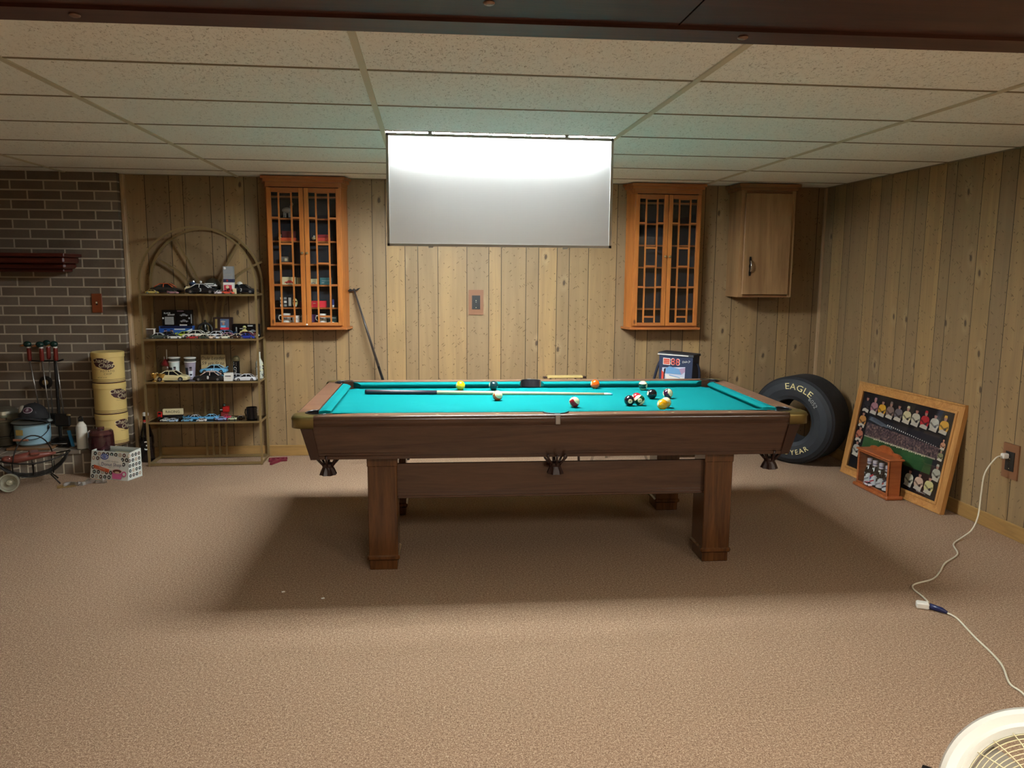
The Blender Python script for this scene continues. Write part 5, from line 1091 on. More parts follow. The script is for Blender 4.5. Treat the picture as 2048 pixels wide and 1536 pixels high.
put('wooden_decoy', 'reddish brown carved wooden piece lying across the wire basket', 'carving', -2.505, 1.40, .185, mb, 30)
# glass bowl on its side
mb = MB(); T_ = Matrix.Translation((0, 0, .062)) @ Matrix.Rotation(math.radians(80), 4, 'X') @ Matrix.Rotation(0, 4, 'Z')
mb.lathe([(.022, -.06), (.05, -.045), (.06, -.01), (.055, .02), (.060, .03), (.060, .036), (.052, .034), (.05, .0), (.02, -.04), (.001, -.045)], mat('bowl_glass', 'c8c6b0', .12, 0, .5, None, 0, .42), 28, T_).lathe([(.022, -.03), (.018, .0), (.001, .004)], mat('bowl_foot', 'a8a48c', .2), 16, T_)
put('glass_bowl', 'clear glass bowl lying on its side on the carpet at the left edge', 'bowl', -2.565, 1.24, .001, mb, 20)
mb = MB(); T_ = Matrix.Translation((0, 0, .05)) @ Matrix.Rotation(math.radians(78), 4, 'X')
mb.lathe([(.03, -.05), (.045, -.03), (.048, .02), (.04, .03), (.001, .03)], mat('bowl_glass2', 'a8a088', .2, 0, .5, None, 0, .6), 24, T_)
put('glass_jar', 'cloudy glass jar behind the clear bowl at the left edge', 'jar', -2.70, 1.32, .001, mb, 30)
# donut-shop coffee box
t = thing('coffee_box', 'open white coffee pod box patterned with donuts standing on the carpet', 'box', (-2.04, 1.515, 0), math.radians(-20))
w_, d_, h_ = .315, .145, .195; M_BX = mat('carton_white', 'e2e8e0', .5); mb = MB(); q = .055
mb.hexa([(-w_/2, 0, 0), (w_/2, 0, 0), (w_/2, .004, 0), (-w_/2, .004, 0)], [(-w_/2, q*.6, h_), (w_/2, q*.6, h_), (w_/2, q*.6+.004, h_), (-w_/2, q*.6+.004, h_)], M_BX)
mb.box((-w_/2, d_, 0), (w_/2, d_+.004, h_+.012), M_BX).box((-w_/2, 0.0, 0), (w_/2, d_, .004), M_BX)
for s_ in (-1, 1):
    x_ = s_*w_/2; mb.add([(x_, 0, 0), (x_, d_, 0), (x_, d_, h_+.012), (x_, q*.6, h_), (x_-s_*.004, 0, 0), (x_-s_*.004, d_, 0), (x_-s_*.004, d_, h_+.012), (x_-s_*.004, q*.6, h_)], [[0, 1, 2, 3], [7, 6, 5, 4], [3, 2, 6, 7]], M_BX)
pf = lambda u, v, e=.001: (u, (v/h_)*q*.6-e, v)
def disc(cx, cz, r_, m, e, s_=1, n=16): mb.add([pf(cx+r_*math.cos(2*PI*k/n), cz+s_*r_*math.sin(2*PI*k/n), e) for k in range(n)], [list(range(n))], m)
rnd = random.Random(3); cols = [mat('donut_'+c, c, .5) for c in ('2c1c1c', '5a3028', '2a2024', 'c8a890', '3c2420')]
M_MINT = mat('mint', 'b8d8d0', .5)
for i in range(9):
    for j in range(6):
        cx, cz = -w_/2+.02+i*.0345+(j % 2)*.012, .016+j*.032
        if abs(cx) > w_/2-.012 or (abs((cx-.01)/.105)**2+abs((cz-.118)/.058)**2 < 1) or (cx > .03 and cz < .085) or (cx < .0 and abs(cz-.085+(cx+.07)*.18) < .018 and cx > -.13): continue
        disc(cx, cz, .0135, cols[(i*3+j*2) % 5], .001); disc(cx, cz, .0055, M_MINT if (i+j) % 2 else M_BX, .0016)
disc(.01, .118, .098, mat('panel_cream', 'ece8dc', .5), .0022, .52, 32); disc(-.045, .158, .034, mat('seal_blue', '2a44a0', .5), .003, .6, 24); disc(-.045, .158, .026, M_WHITE, .0036, .55, 24); disc(-.045, .158, .022, mat('seal_blue2', '4a64b8', .5), .0042, .5, 24)
mb.text('Great Value', .013, M_WHITE, lambda u, v: pf(u-.045, v+.158, .005)).text('100% Arabica', .019, m_gy, lambda u, v: pf(u+.02, v+.128, .003)).text('Donut Shop', .034, mat('ink_slate', '3a4470', .5), lambda u, v: pf(u+.015, v+.105, .003)).text('coffee pods', .011, m_gy, lambda u, v: pf(u+.02, v+.086, .003))
o1 = mat('band_orange', 'd8623a', .5); mb.add([pf(-.13, .098, .003), pf(-.13, .078, .003), pf(.0, .052, .003), pf(.0, .072, .003)], [[0, 1, 2, 3]], o1).add([pf(-.13, .076, .003), pf(-.13, .072, .003), pf(.0, .046, .003), pf(.0, .050, .003)], [[0, 1, 2, 3]], o1).text('MEDIUM', .013, M_CREAM, lambda u, v: pf(u-.06, v+.074-u*.2, .004))
pk = mat('cup_pink', 'dc6c9c', .45)
mb.add([pf(.025, .062, .003), pf(.03, .008, .003), (pf(.105, .008, .003)), pf(.112, .062, .003)], [[0, 1, 2, 3]], pk); disc(.068, .062, .043, mat('cup_rim', 'ecc8c4', .45), .004, .4, 24); disc(.068, .062, .036, mat('coffee', '5c2c1c', .4), .0046, .36, 24); disc(.068, .056, .02, mat('cup_cream', 'dcb898', .4), .0052, .3, 20)
for k in range(2): disc(.125, .045, .02-k*.009, pk if k == 0 else M_BX, .003+.0006*k, 1, 18)
for i in range(4):
    for j in range(5):
        for rr_, mm_, e_ in ((.0125, cols[(i+2*j) % 5], .0008), (.005, M_MINT, .0014)): mb.add([(w_/2+e_, .03+i*.032+rr_*math.cos(2*PI*k/14), .03+j*.036+rr_*math.sin(2*PI*k/14)) for k in range(14)], [list(range(14))], mm_)
mb.build('carton', t)
MB().box((-w_/2+.01, .045, .186), (w_/2-.01, d_-.006, .190), M_CLEAR).box((-w_/2+.02, .05, .02), (w_/2-.02, d_-.01, .175), mat('pods_white', 'c8ccc4', .5), .01).build('pods', t)
# cola bottle bank
t = thing('cola_bottle_bank', 'big dark cola bottle with red neck label and white number behind the etagere post', 'bottle', (-1.955, 2.06, 0)); M_CO = mat('cola_dark', '120c0e', .12, 0, .5, None, 0, 1, 0, .5)
MB().lathe([(.048, 0), (.052, .01), (.052, .10), (.047, .125), (.052, .15), (.05, .20), (.03, .27), (.022, .31), (.020, .36)], M_CO, 28).build('bottle_body', t)
MB().lathe([(.0225, .295), (.0215, .33)], M_RED, 24, None, True, False).text('Coke', .016, M_WHITE, lambda u, v: (.0232*math.sin(u/.022+.35), -.0232*math.cos(u/.022+.35), v+.312)).text('3', .10, M_WHITE, lambda u, v: (.0535*math.sin(u*1.0/.0525+.3), -.0535*math.cos(u*1.0/.0525+.3), v+.13)).build('printing', t)
MB().lathe([(.022, .36), (.022, .38), (.016, .386), (.001, .386)], M_WHITE, 24).build('cap', t)
# plastic bag with brown card
mb = MB(); rnd = random.Random(9); nx, ny = 12, 6
vs = [(-.13+.26*i/nx+rnd.uniform(-.006, .006), -.05+.10*j/ny+.02*math.sin(i), .002+rnd.uniform(0, .022)*(1 if 0 < j < ny else .2)) for i in range(nx+1) for j in range(ny+1)]
mb.add(vs, [[i*(ny+1)+j, i*(ny+1)+j+1, (i+1)*(ny+1)+j+1, (i+1)*(ny+1)+j] for i in range(nx) for j in range(ny)], thin_glass('bag_film', (.9, .9, .88, 1), .4, .35), False)
t = thing('plastic_bag', 'crumpled clear plastic bag with a brown card lying on the carpet', 'bag', (-2.16, 1.42, 0), math.radians(24))
o = mb.build('film', t); MB().box((-.17, -.06, .001), (-.06, .02, .004), mat('kraft_card', '8a6c3a', .6)).build('card', t)
mb = MB(); M_MP = mat('maroon_plastic', '6a1a2c', .4)
mb.box((-.07, -.03, 0), (.07, -.015, .018), M_MP, .003).hexa([(-.055, -.13, 0), (-.04, -.13, 0), (.03, -.02, 0), (.015, -.02, 0)][::1], [(-.055, -.13, .02), (-.04, -.13, .02), (.03, -.02, .02), (.015, -.02, .02)], M_MP)
for k in range(4): mb.box((-.06+k*.035, -.015, 0), (-.045+k*.035, .04, .015), M_MP, .002)
mb.box((-.07, .035, 0), (.07, .05, .018), M_MP, .003)
put('ball_rack', 'maroon plastic rack piece lying on the carpet right of the etagere', 'rack', -.955, 1.99, .0005, mb, 8)
for x, y, l in ((-.456, -.616, 'left'), (-.264, -.707, 'right')):
    put('paper_scrap', 'tiny white scrap on the shaded carpet, %s one of two left of the table leg' % l, 'scrap', x, y, .0002, MB().box((-.008, -.006, 0), (.007, .005, .003), M_WHITE, .001), 30, 'white scraps on the carpet')

# ------------------------------------------------------------------ tyre
t = thing('racing_tyre', 'big black slick racing tyre with yellow EAGLE lettering in the right corner', 'tyre', (3.03, 1.59, 0), math.radians(-52))
R_ = .345; wd = .32
prof = [(.165, -.03), (.172, -.005), (.20, .006), (.25, .012), (.30, .004), (.328, -.016), (.332, -.024), (R_, -.035), (R_, -.12), (R_, -wd+.03), (.33, -wd+.02), (.25, -wd), (.17, -wd+.02), (.165, -wd+.04)]
T_ = Matrix.Translation((0, 0, R_)) @ Matrix.Rotation(PI/2, 4, 'X')
mm = [M_RUBBER]*6+[M_TREAD]*3+[M_RUBBER]*4
MB().lathe(prof, M_RUBBER, 72, T_, True, False, mm).lathe([(.165, -wd+.04), (.20, -wd*.5), (.165, -.03)], M_TREAD, 48, T_, True, False).build('casing', t)
def sw(u, v, a0, r0, e=.0138): a = a0-u/r0; r_ = r0+v; return (r_*math.cos(a), -e, R_+r_*math.sin(a))
mb = MB(); mb.text('EAGLE', .068, M_YEL, lambda u, v: sw(u*1.15, v, math.radians(76), .272), None, 1.05).text('GOODYEAR', .055, M_YEL, lambda u, v: sw(-u, -v, math.radians(-90), .25), None, 1.25); mb.build('lettering', t)
mb = MB(); mb.text('6052', .045, m_gy, lambda u, v: sw(u, v, math.radians(42), .245)); mb.build('chalk_mark', t)
# ------------------------------------------------------------------ framed poster leaning on the right wall
A_, B_ = Vector((3.336, 1.326, 0)), Vector((3.398, .238, 0)); fw = (B_-A_).length; fh = .70; ln = math.radians(9.4)
t = thing('framed_poster', 'oak framed racing poster with rows of seated drivers leaning on the right wall', 'framed picture', tuple((A_+B_)/2)); t.rotation_euler = (-ln, 0, math.atan2(B_.y-A_.y, B_.x-A_.x))
e = .062; hw = fw/2; mb = MB()
for (a, b, c_, d_, m) in (((-hw, 0), (hw, 0), (hw-e, e), (-hw+e, e), M_OAK), ((-hw, fh), (-hw+e, fh-e), (hw-e, fh-e), (hw, fh), M_OAK), ((-hw, 0), (-hw+e, e), (-hw+e, fh-e), (-hw, fh), M_OAKV), ((hw, 0), (hw, fh), (hw-e, fh-e), (hw-e, e), M_OAKV)):
    q = [a, b, c_, d_]; mb.hexa([(x, -.012, z) for x, z in q][::1], [(x, .018, z) for x, z in q], m)
mo = MB(); mo2 = e-.014
for (x0_, x1_, za, zb_) in ((-hw+mo2, hw-mo2, mo2, e+.004), (-hw+mo2, hw-mo2, fh-e-.004, fh-mo2)): mo.box((x0_, -.018, za), (x1_, -.012, zb_), M_OAK, .002)
for (x0_, x1_) in ((-hw+mo2, -hw+e+.004), (hw-e-.004, hw-mo2)): mo.box((x0_, -.018, e), (x1_, -.012, fh-e), M_OAKV, .002)
for s_ in (-1, 1): mo.box((-hw, -.017, 0 if s_ < 0 else fh-.012), (hw, -.012, .012 if s_ < 0 else fh), M_OAK, .002)
o = mb.build('frame', t); mo.build('frame_moulding', t)
iw, ih = 2*(hw-e), fh-2*e; PX = lambda s_, v, y=-.003: (-iw/2+s_*iw, y, e+v*ih)
mb = MB().box((-iw/2-.005, -.002, e-.005), (iw/2+.005, .012, fh-e+.005), mat('print_black', '12141a', .35))
def quad(s0, v0, s1, v1, m, y=-.003, t0=0, t1=0): mb.add([PX(s0, v0, y), PX(s1, v0+t0, y), PX(s1, v1+t1, y), PX(s0, v1, y)], [[0, 1, 2, 3]], m)
pn = NT('crowd_print'); v_ = pn.obj(); cl = pn.ramp(pn.noise(v_, 60, 3, .7), [(.35, C('241c22')), (.5, C('54424a')), (.62, C('8a7068')), (.75, C('b8a088'))]); pn.l(cl, pn.b.inputs[0]); pn.b.inputs['Roughness'].default_value = .4
gn = NT('field_print'); v_ = gn.obj(); cl = gn.ramp(gn.noise(v_, 4, 2, .5), [(.3, C('1c3a22')), (.7, C('3c6a3c'))]); gn.l(cl, gn.b.inputs[0]); gn.b.inputs['Roughness'].default_value = .4
quad(.12, .30, .92, .70, mat('print_dusk', '20222c', .35)); quad(.12, .46, .92, .62, pn.m, -.0036, -.02, -.04); quad(.12, .28, .88, .45, gn.m, -.0036, -.02, .0); quad(.12, .44, .90, .455, mat('track_line', 'a8a08c', .4), -.0042)
for k in range(3): mb.add([PX(.13, .70-.02*k, -.0042), PX(.40-.05*k, .62, -.0042), PX(.42-.05*k, .63, -.0042), PX(.2, .70, -.0042)], [[0, 1, 2, 3]], mat('beam_print', '66707c', .4))
for k in range(24): mb.ball(PX(.36+.0225*k, .655-.003*k, -.0046), .0065-.00015*k, M_WHITE, 8, 4, (1, .1, 1))
for k in range(26): quad(.24+.022*k, .43+.004*(k % 3), .252+.022*k, .445+.006*(k % 2), M_CREAM, -.0048)
mb.text('NASCAR', .022, M_WHITE, lambda u, v: (u-.02, -.0046, v+e+.30*ih)).text('Racing Reflections', .012, M_WHITE, lambda u, v: (u+.33, -.0046, v+e+.04*ih))
def pers(s_, v, c, sc=1):
    x_, z_ = PX(s_, v)[0], PX(s_, v)[2]; sk = mat('skin_print', 'b08070', .6); cm_ = mat('suit_'+c, c, .5); bk_ = mat('lap_print', 'c8c0b0', .5)
    k = .045*sc
    mb.add([(x_+a*k, -.0044, z_+b*k) for a, b in ((-.7, -.9), (.7, -.9), (.95, -.3), (.85, .35), (.6, .62), (.18, .72), (-.18, .72), (-.6, .62), (-.85, .35), (-.95, -.3))], [list(range(10))], cm_)
    mb.add([(x_+.30*k*math.cos(a), -.0048, z_+k*1.06+.40*k*math.sin(a)) for a in [2*PI*i/12 for i in range(12)]], [list(range(12))], sk)
    mb.add([(x_+a*k, -.0050, z_+b*k) for a, b in ((-.34, 1.15), (.34, 1.15), (.24, 1.5), (-.24, 1.5))], [[0, 1, 2, 3]], mat('hair_'+c, c if s_*10 % 2 > 1 else '2a2020', .5))
    mb.add([(x_+a*k, -.0048, z_+b*k) for a, b in ((-.9, -1.1), (.7, -1.25), (.8, -.75), (-.2, -.55), (-.7, -.7))], [list(range(5))], bk_)
    dk = mat('sleeve_'+c, ''.join('%02x' % int(int(c[i:i+2], 16)*.62) for i in (0, 2, 4)), .5)
    mb.add([(x_+a*k, -.0046, z_+b*k) for a, b in ((-.92, -.1), (-.7, .1), (.1, -.35), (.75, .05), (.9, -.2), (.1, -.62))], [list(range(6))], dk)
    mb.ball((x_+.3*k, -.0048, z_-.45*k), .26*k, mat('helmet_print', '3a3434', .5), 10, 4, (1, .05, .8))
for k, c in enumerate(('2c2a30', 'a87880', 'd8a030', '887068', '70686c', 'd8cca0', 'd0c8b0', 'b82830', 'c8c4b4', 'e0a83c')): pers(.07+k*.0935, .83, c)
for v, c in ((.63, 'c88c4c'), (.44, 'b87058'), (.25, 'b8b4a8')): pers(.06, v, c)
for v, c, sc in ((.62, 'c89070', .55), (.50, '8c8c64', .6), (.30, 'b8b8a8', .9)): pers(.94, v, c, sc)
for s_, c in ((.70, 'd8d4b8'), (.80, 'd8b8a0'), (.90, 'd8d090')): pers(s_, .14, c)
mb.build('poster', t)
MB().add([(-iw/2, -.0085, e), (iw/2, -.0085, e), (iw/2, -.0085, fh-e), (-iw/2, -.0085, fh-e)], [[0, 1, 2, 3]], thin_glass('picture_glass', (.97, .97, .97, 1), .05)).build('glass', t)
# ------------------------------------------------------------------ little display case in front of it
t = thing('display_case', 'small cherry wood display case with scalloped crest in front of the framed poster', 'display case', (3.290, .765, 0), -PI/2)
w_, d_, h_ = .19, .045, .262
MB().box((-w_-.02, -d_-.022, 0), (w_+.02, d_+.012, .026), M_CHERRY, .008).box((-w_, d_-.006, .026), (w_, d_, h_), M_CHERRY).box((-w_, -d_, .026), (-w_+.014, d_, h_), M_CHERRY).box((w_-.014, -d_, .026), (w_, d_, h_), M_CHERRY).box((-w_-.014, -d_-.014, h_), (w_+.014, d_+.008, h_+.012), M_CHERRY, .004).build('body', t)
cr = [(-.18, 0)]+[(-.18+.36*k/36, .012+.030*math.exp(-((k-18)/7)**2)*1.1+.010*abs(math.sin(k*PI/9))) for k in range(37)]+[(.18, 0)]
MB().prism([(x_, z_+h_+.012) for x_, z_ in cr], d_-.012, d_, M_CHERRY, 1).build('crest', t)
fr = MB().box((-w_, -d_-.004, .026), (-w_+.018, -d_+.004, h_), M_CHERRY).box((w_-.018, -d_-.004, .026), (w_, -d_+.004, h_), M_CHERRY).box((-w_+.018, -d_-.004, .026), (w_-.018, -d_+.004, .04), M_CHERRY).box((-w_+.018, -d_-.004, h_-.012), (w_-.018, -d_+.004, h_), M_CHERRY).build('door_frame', t)
MB().add([(-w_+.018, -d_, .04), (w_-.018, -d_, .04), (w_-.018, -d_, h_-.012), (-w_+.018, -d_, h_-.012)], [[0, 1, 2, 3]], M_GLASS).build('glass', fr)
MB().box((-w_+.016, d_-.010, .03), (w_-.016, d_-.007, h_-.004), mat('case_lining', '4c463e', .7)).build('backing', t)
M_SODA = mat('soda_glass', '1c1714', .12); M_SLAB = mat('soda_label', 'd8dce0', .45)
for k, (xx, ww, lab) in enumerate(((-.105, 'small dark soda bottle with white label, left in the little display case', 0), (-.035, 'small dark soda bottle with blue and red label, second in the little display case', 1), (.04, 'small dark soda bottle with white label, third in the little display case', 0), (.115, 'small dark soda bottle with red label, rightmost in the little display case', 2))):
    b_ = thing('soda_bottle', ww, 'bottle', (3.283, .765-xx, .0262), -PI/2, 'bottles in the little display case')
    MB().lathe([(.026, 0), (.029, .004), (.030, .09), (.024, .115), (.012, .14), (.011, .165)], M_SODA, 24).build('glass_body', b_)
    MB().lathe([(.0305, .02), (.0308, .088)], M_SLAB, 24, None, True, False).build('paper_label', b_)
    MB().lathe([(.016, .148), (.017, .15), (.017, .186), (.001, .188)], mat('soda_cap', 'cfc4cc', .5), 20).lathe([(.0173, .16), (.0173, .166)], mat('tag_ink', '4c4c78', .5), 20, None, True, False).build('cap', b_)
    MB().ball((0, -.016, .128), .008, M_WHITE, 12, 6, (1, .4, 1.2)).build('seal', b_)
    pr = MB(); cl_ = (('181818', '8c8c94'), ('2c50a8', 'c03040'), ('c83424', '20284a'))[lab]
    wp = lambda a, z: (.0314*math.sin(a), -.0314*math.cos(a), z)
    for a0, a1, za, zb_, c_ in ((-.8, .3, .045, .056, cl_[0]), (-.4, .9, .030, .040, cl_[1]), (-.3, .7, .064, .078, cl_[1] if lab else cl_[0])):
        pr.add([wp(a0+(a1-a0)*i_/5, za+.004*i_) for i_ in range(6)]+[wp(a0+(a1-a0)*i_/5, zb_+.004*i_) for i_ in range(6)], [[i_, i_+1, i_+7, i_+6] for i_ in range(5)], mat('label_'+c_, c_, .5))
    pr.build('print', b_)
car(3.236, .80, .0408, .075, -90, 'd8d0d4', 'c86878', '', '', 'tiny pink and white race car in front of the bottles in the little display case', 'toy cars in the display case')
# ------------------------------------------------------------------ behind the table: stool, cooler bag, tray table, chrome stool
t = thing('black_stool', 'black stool carrying the cooler bag behind the far right table corner', 'stool', (2.29, 1.93, 0)); zt_ = .56
MB().box((-.19, -.15, zt_-.03), (.19, .15, zt_), M_BLACK, .008).build('seat', t)
for sx in (-1, 1):
    for sy in (-1, 1): MB().box((sx*.17-.018, sy*.13-.018, 0), (sx*.17+.018, sy*.13+.018, zt_-.03), M_BLACK, .003).build('leg', t)
MB().box((-.15, -.14, .1), (.15, -.12, .5), M_BLACK).build('front_panel', t)
t = thing('cooler_bag', 'navy cooler bag printed with a race car and red number 88 behind the pool table', 'cooler bag', (2.235, 1.93, zt_+.001), math.radians(-37)); M_NV = mat('navy_fabric', '1c2a48', .6)
a, b, h_ = .135, .085, .275; dz = .012
MB().hexa([(-a, -b, 0), (a, -b, 0), (a, b, 0), (-a, b, 0)], [(-a-.004, -b, h_), (a+.004, -b, h_-dz), (a+.004, b, h_-dz), (-a-.004, b, h_)], M_NV).build('bag_body', t)
lid = MB().hexa([(-a-.012, -b-.008, h_), (a+.012, -b-.008, h_-dz), (a+.012, b+.006, h_-dz), (-a-.012, b+.006, h_)], [(-a-.010, -b-.006, h_+.018), (a+.010, -b-.006, h_-dz+.018), (a+.010, b+.004, h_-dz+.018), (-a-.010, b+.004, h_+.018)], mat('bag_lid', '20242c', .6))
lid.hexa([(-a-.014, -b-.0105, h_-.002), (a-.03, -b-.0105, h_-dz+.006), (a-.03, -b-.0082, h_-dz+.006), (-a-.014, -b-.0082, h_-.002)], [(-a-.014, -b-.0105, h_+.006), (a-.03, -b-.0105, h_-dz+.014), (a-.03, -b-.0082, h_-dz+.014), (-a-.014, -b-.0082, h_+.006)], M_WHITE); lid.build('lid', t)
FB = lambda x_, z_, e_=.001: (x_, -b-e_, z_-(x_+a)/(2*a)*dz*z_/h_)
mb = MB(); pb = mat('print_pale', 'c4ccdc', .5); pbl = mat('print_skyblue', '6c9cc8', .5); pd = mat('print_indigo', '34406c', .5); pr_ = mat('print_red', 'd84a38', .5)
def PQ(pts_, m, e_): mb.add([FB(x_, z_, e_) for x_, z_ in pts_], [list(range(len(pts_)))], m)
PQ([(-.115, 0), (.075, 0), (.08, .19), (-.11, .17)], pb, .001); PQ([(-.085, .165), (-.05, .185), (.03, .17), (.05, .125), (-.08, .125)], pbl, .002); PQ([(.03, .17), (.08, .185), (.08, .15), (.05, .125)], mat('print_mauve2', 'a88ca8', .5), .002)
PQ([(-.09, .12), (-.07, .08), (.075, .06), (.075, .10)], M_WHITE, .003); PQ([(-.08, .078), (-.06, .05), (.07, .03), (.07, .058)], pd, .003); PQ([(-.05, .045), (.0, .02), (.06, .015), (.06, .03), (.0, .04)], pb, .004); PQ([(-.115, .15), (-.115, .05), (-.095, .04), (-.095, .13)], pr_, .002); PQ([(-.095, .16), (-.08, .17), (-.088, .08), (-.098, .06)], mat('print_black2', '181c28', .5), .003); PQ([(-.05, .110), (.04, .095), (.04, .102), (-.05, .117)], pbl, .004)
PQ([(-.105, .195), (-.045, .195), (-.045, .25), (-.105, .25)], M_WHITE, .002); PQ([(-.1, .201), (-.05, .201), (-.05, .244), (-.1, .244)], pr_, .003)
mb.text('NATIONAL', .012, M_CREAM, lambda u, v: FB(u-.075, v+.230, .004)).text('GUARD', .014, M_CREAM, lambda u, v: FB(u-.075, v+.214, .004)).text('88', .078, M_WHITE, lambda u, v: FB(u*1.06-.002, v*1.06+.222, .003)).text('88', .074, pr_, lambda u, v: FB(u*1.0-.002, v+.222, .0042)).text('Dale Jr', .024, M_WHITE, lambda u, v: FB(u+.088, v+.235+u*.2, .003))
mb.build('printed_front', t)
MB().tube(bez([(-a-.004, 0, .23), (-a-.05, -.02, .20), (-a-.05, -.03, .06), (-a-.085, -.04, .0)], 12), .011, mat('strap_navy', '161c30', .7), 8).build('strap', t)
MB().tube(bez([(a+.006, 0, .21), (a+.04, 0, .19), (a+.04, .02, .05), (a+.012, .01, .02)], 12), .010, mat('strap_navy', '161c30', .7), 8).build('strap', t)
t = thing('tray_table', 'folding tray table with beige top, just showing above the far table cushion', 'tray table', (1.285, 1.84, 0))
MB().box((-.14, -.03, .664), (.14, .03, .681), mat('tray_beige', 'c8b070', .5), .003).build('table_top', t)
for s_ in (-1, 1):
    MB().box((s_*.14, -.025, .660), (s_*.17, .025, .674), M_LEATHER, .003).build('clip', t)
    MB().tube([(s_*.12, -.075, .665), (s_*.12, .13, .02)], .009, M_LEATHER, 8).build('leg', t); MB().tube([(s_*.10, .075, .665), (s_*.10, -.13, .02)], .009, M_LEATHER, 8).build('leg', t)
for yy in (-.13, .13): MB().box((-.13, yy-.01, 0), (.13, yy+.01, .02), mat('foot_grey', 'a89c88', .5), .003).build('foot_bar', t)
t = thing('chrome_stool', 'low stool on thin chrome legs seen through the gap under the table', 'stool', (1.70, 1.80, 0))
MB().lathe([(.15, .42), (.16, .43), (.16, .455), (.15, .465), (.001, .467)], M_BLACK, 28).build('seat', t)
for x_, y_ in ((-.21, -.05), (-.055, .10), (.25, -.03), (.0, .22)): MB().tube([(x_*.4, y_*.4, .42), (x_, y_, .0)], .0095, M_CHROME, 8).build('leg', t)

# ------------------------------------------------------------------ cords
def lay(pts_, n=6):
    P = [Vector(p) for p in pts_]; out = []
    for i in range(len(P)-1):
        p0_, p1_, p2, p3 = P[max(i-1, 0)], P[i], P[i+1], P[min(i+2, len(P)-1)]
        for k in range(n):
            s_ = k/n; out.append(.5*((2*p1_)+(-p0_+p2)*s_+(2*p0_-5*p1_+4*p2-p3)*s_*s_+(-p0_+3*p1_-3*p2+p3)*s_**3))
    return out+[P[-1]]
M_CW = mat('cord_white', 'd8d2bc', .4); zc = .0045
t = thing('extension_cord', 'white extension cord running from the right wall outlet onto the carpet', 'cord', (0, 0, 0))
MB().tube(lay([(3.47, -.132, .462), (3.43, -.135, .45), (3.385, -.12, .36), (3.37, -.125, .24), (3.345, -.15, .12), (3.30, -.17, .045), (3.225, -.198, .012), (3.11, -.284, zc), (3.028, -.433, zc), (2.875, -.551, zc), (2.773, -.659, zc), (2.673, -.747, zc), (2.548, -.799, zc), (2.505, -.85, zc), (2.493, -.94, zc), (2.475, -1.01, zc+.002), (2.455, -1.03, .012)]), .0042, M_CW, 8).build('cable', t)
MB().box((3.468, -.148, .448), (3.5049, -.118, .478), M_WHITE, .005).build('plug', t)
MB().box((-.026, -.02, 0), (.026, .02, .028), M_WHITE, .005, Matrix.Translation((2.42, -1.05, 0)) @ Matrix.Rotation(-.45, 4, 'Z')).build('socket_block', t)
t = thing('fan_cord', 'white cord with dark blue plug running from the extension socket toward the fan', 'cord', (0, 0, 0))
MB().tube([(2.444, -1.066, .014), (2.475, -1.105, .012), (2.487, -1.125, .008)], [.014, .012, .006], mat('plug_navy', '1c2450', .35), 12).build('plug', t)
MB().tube(lay([(2.487, -1.125, .007), (2.496, -1.181, zc), (2.452, -1.351, zc), (2.423, -1.49, zc), (2.391, -1.587, zc), (2.325, -1.709, zc), (2.32, -1.784, zc), (2.25, -1.95, zc), (2.05, -2.3, zc), (1.78, -2.60, zc), (1.66, -2.66, .03)]), .0042, M_CW, 8).build('cable', t)

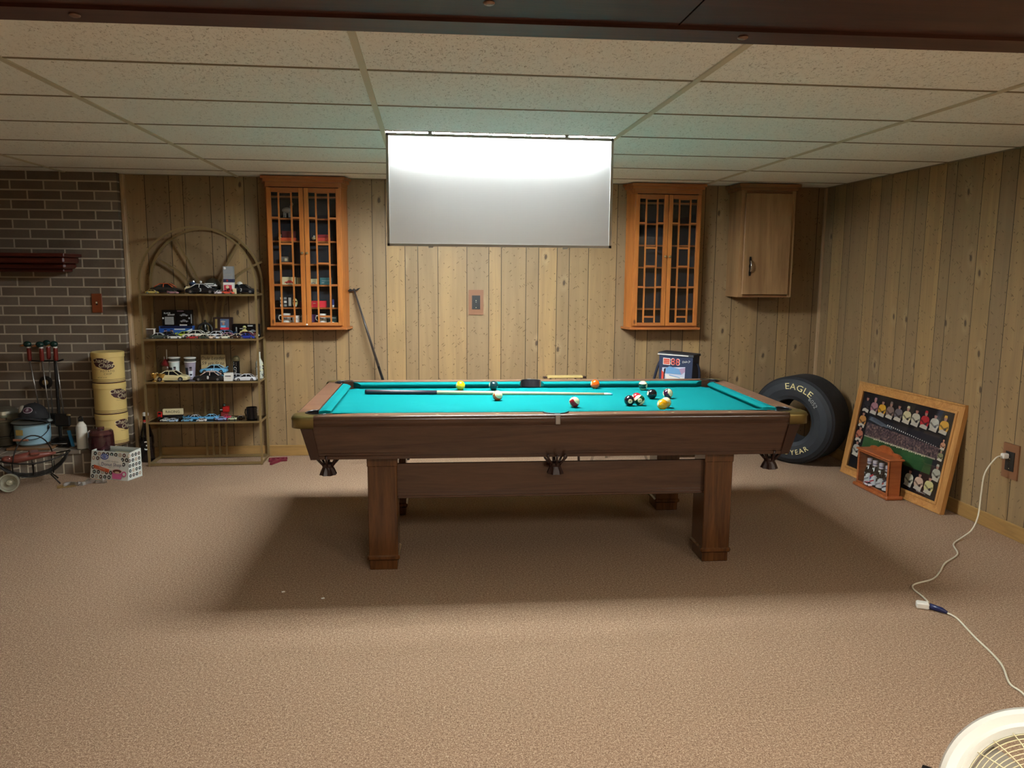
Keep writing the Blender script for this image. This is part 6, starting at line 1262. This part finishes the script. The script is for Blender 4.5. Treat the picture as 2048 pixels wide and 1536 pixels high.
# ------------------------------------------------------------------ white fan at the lower right
c = Vector((1.446, -2.886, .413)); view = (Vector((0.22, -4.186, 1.479))-c).normalized()
t = thing('floor_fan', 'white round floor fan with wire grille at the lower right corner', 'fan', (c.x, c.y, 0))
q_ = view.to_track_quat('Z', 'Y').to_matrix().to_4x4(); Rf = Matrix.Translation((0, 0, c.z)) @ q_
fanr = .206
MB().lathe([(fanr-.012, -.12), (fanr+.002, -.10), (fanr+.002, -.02), (fanr-.004, .006), (fanr-.014, .012), (fanr-.03, .004), (fanr-.038, .008), (fanr-.05, -.004), (fanr-.052, -.02), (fanr-.052, -.11)], mat('fan_white', 'd8d8d0', .35), 72, Rf, True, False).build('housing', t)
mb = MB(); r_ = .03
while r_ < fanr-.05: mb.tube([Rf @ Vector((r_*math.cos(a), r_*math.sin(a), .012-.12*max(0, r_-.1)**2*8)) for a in [2*PI*k/56 for k in range(56)]], .0011, M_CREAM, 5, True); r_ += .0088
mb.build('grille', t); mb = MB()
for k in range(24):
    a0 = 2*PI*k/24; mb.tube([Rf @ Vector((rr_*math.cos(a0+(rr_-.03)*2.2), rr_*math.sin(a0+(rr_-.03)*2.2), .0145-.12*max(0, rr_-.1)**2*8)) for rr_ in [.03+(fanr-.078)*i/7 for i in range(8)]], .0013, M_CREAM, 5)
mb.build('grille_spokes', t)
MB().lathe([(.035, .008), (.033, .018), (.001, .022)], M_WHITE, 24, Rf).build('badge', t)
for k in range(5):
    a0 = 2*PI*k/5; vs = []
    for i in range(6):
        rr_ = .035+(.125)*i/5
        for s_ in (-.5, .5): w2 = .9-.25*i/5; vs.append(tuple(Rf @ Vector((rr_*math.cos(a0+s_*w2+i*.05), rr_*math.sin(a0+s_*w2+i*.05), -.05+s_*.035))))
    MB().add(vs+[tuple(Vector(v)-view*.003) for v in vs], [[2*i, 2*i+1, 2*i+3, 2*i+2] for i in range(5)]+[[12+2*i+2, 12+2*i+3, 12+2*i+1, 12+2*i] for i in range(5)], mat('blade_grey', '8a8478', .4), True).build('blade', t)
MB().cyl(Rf @ Vector((0, 0, -.13)), Rf @ Vector((0, 0, -.03)), .035, M_WHITE, 20).build('motor', t)
hx = (q_.to_3x3() @ Vector((1, 0, 0)))
for s_ in (-1, 1):
    e_ = Rf @ Vector((s_*(fanr+.012), -.0, -.06)); MB().tube([e_, Vector((e_.x*1.0, e_.y, .22)), Vector((e_.x*.8, e_.y*.9, .02))], .012, M_WHITE, 10).build('yoke_arm', t)
    MB().cyl(Rf @ Vector((s_*(fanr+.0), 0, -.06)), Rf @ Vector((s_*(fanr+.035), 0, -.06)), .018, M_BLACK, 18).build('tilt_knob', t)
e_ = Rf @ Vector((-.16, .08, 0))
MB().lathe([(.24, 0), (.245, .012), (.22, .03), (.05, .045), (.03, .05)], M_WHITE, 40).build('base', t)
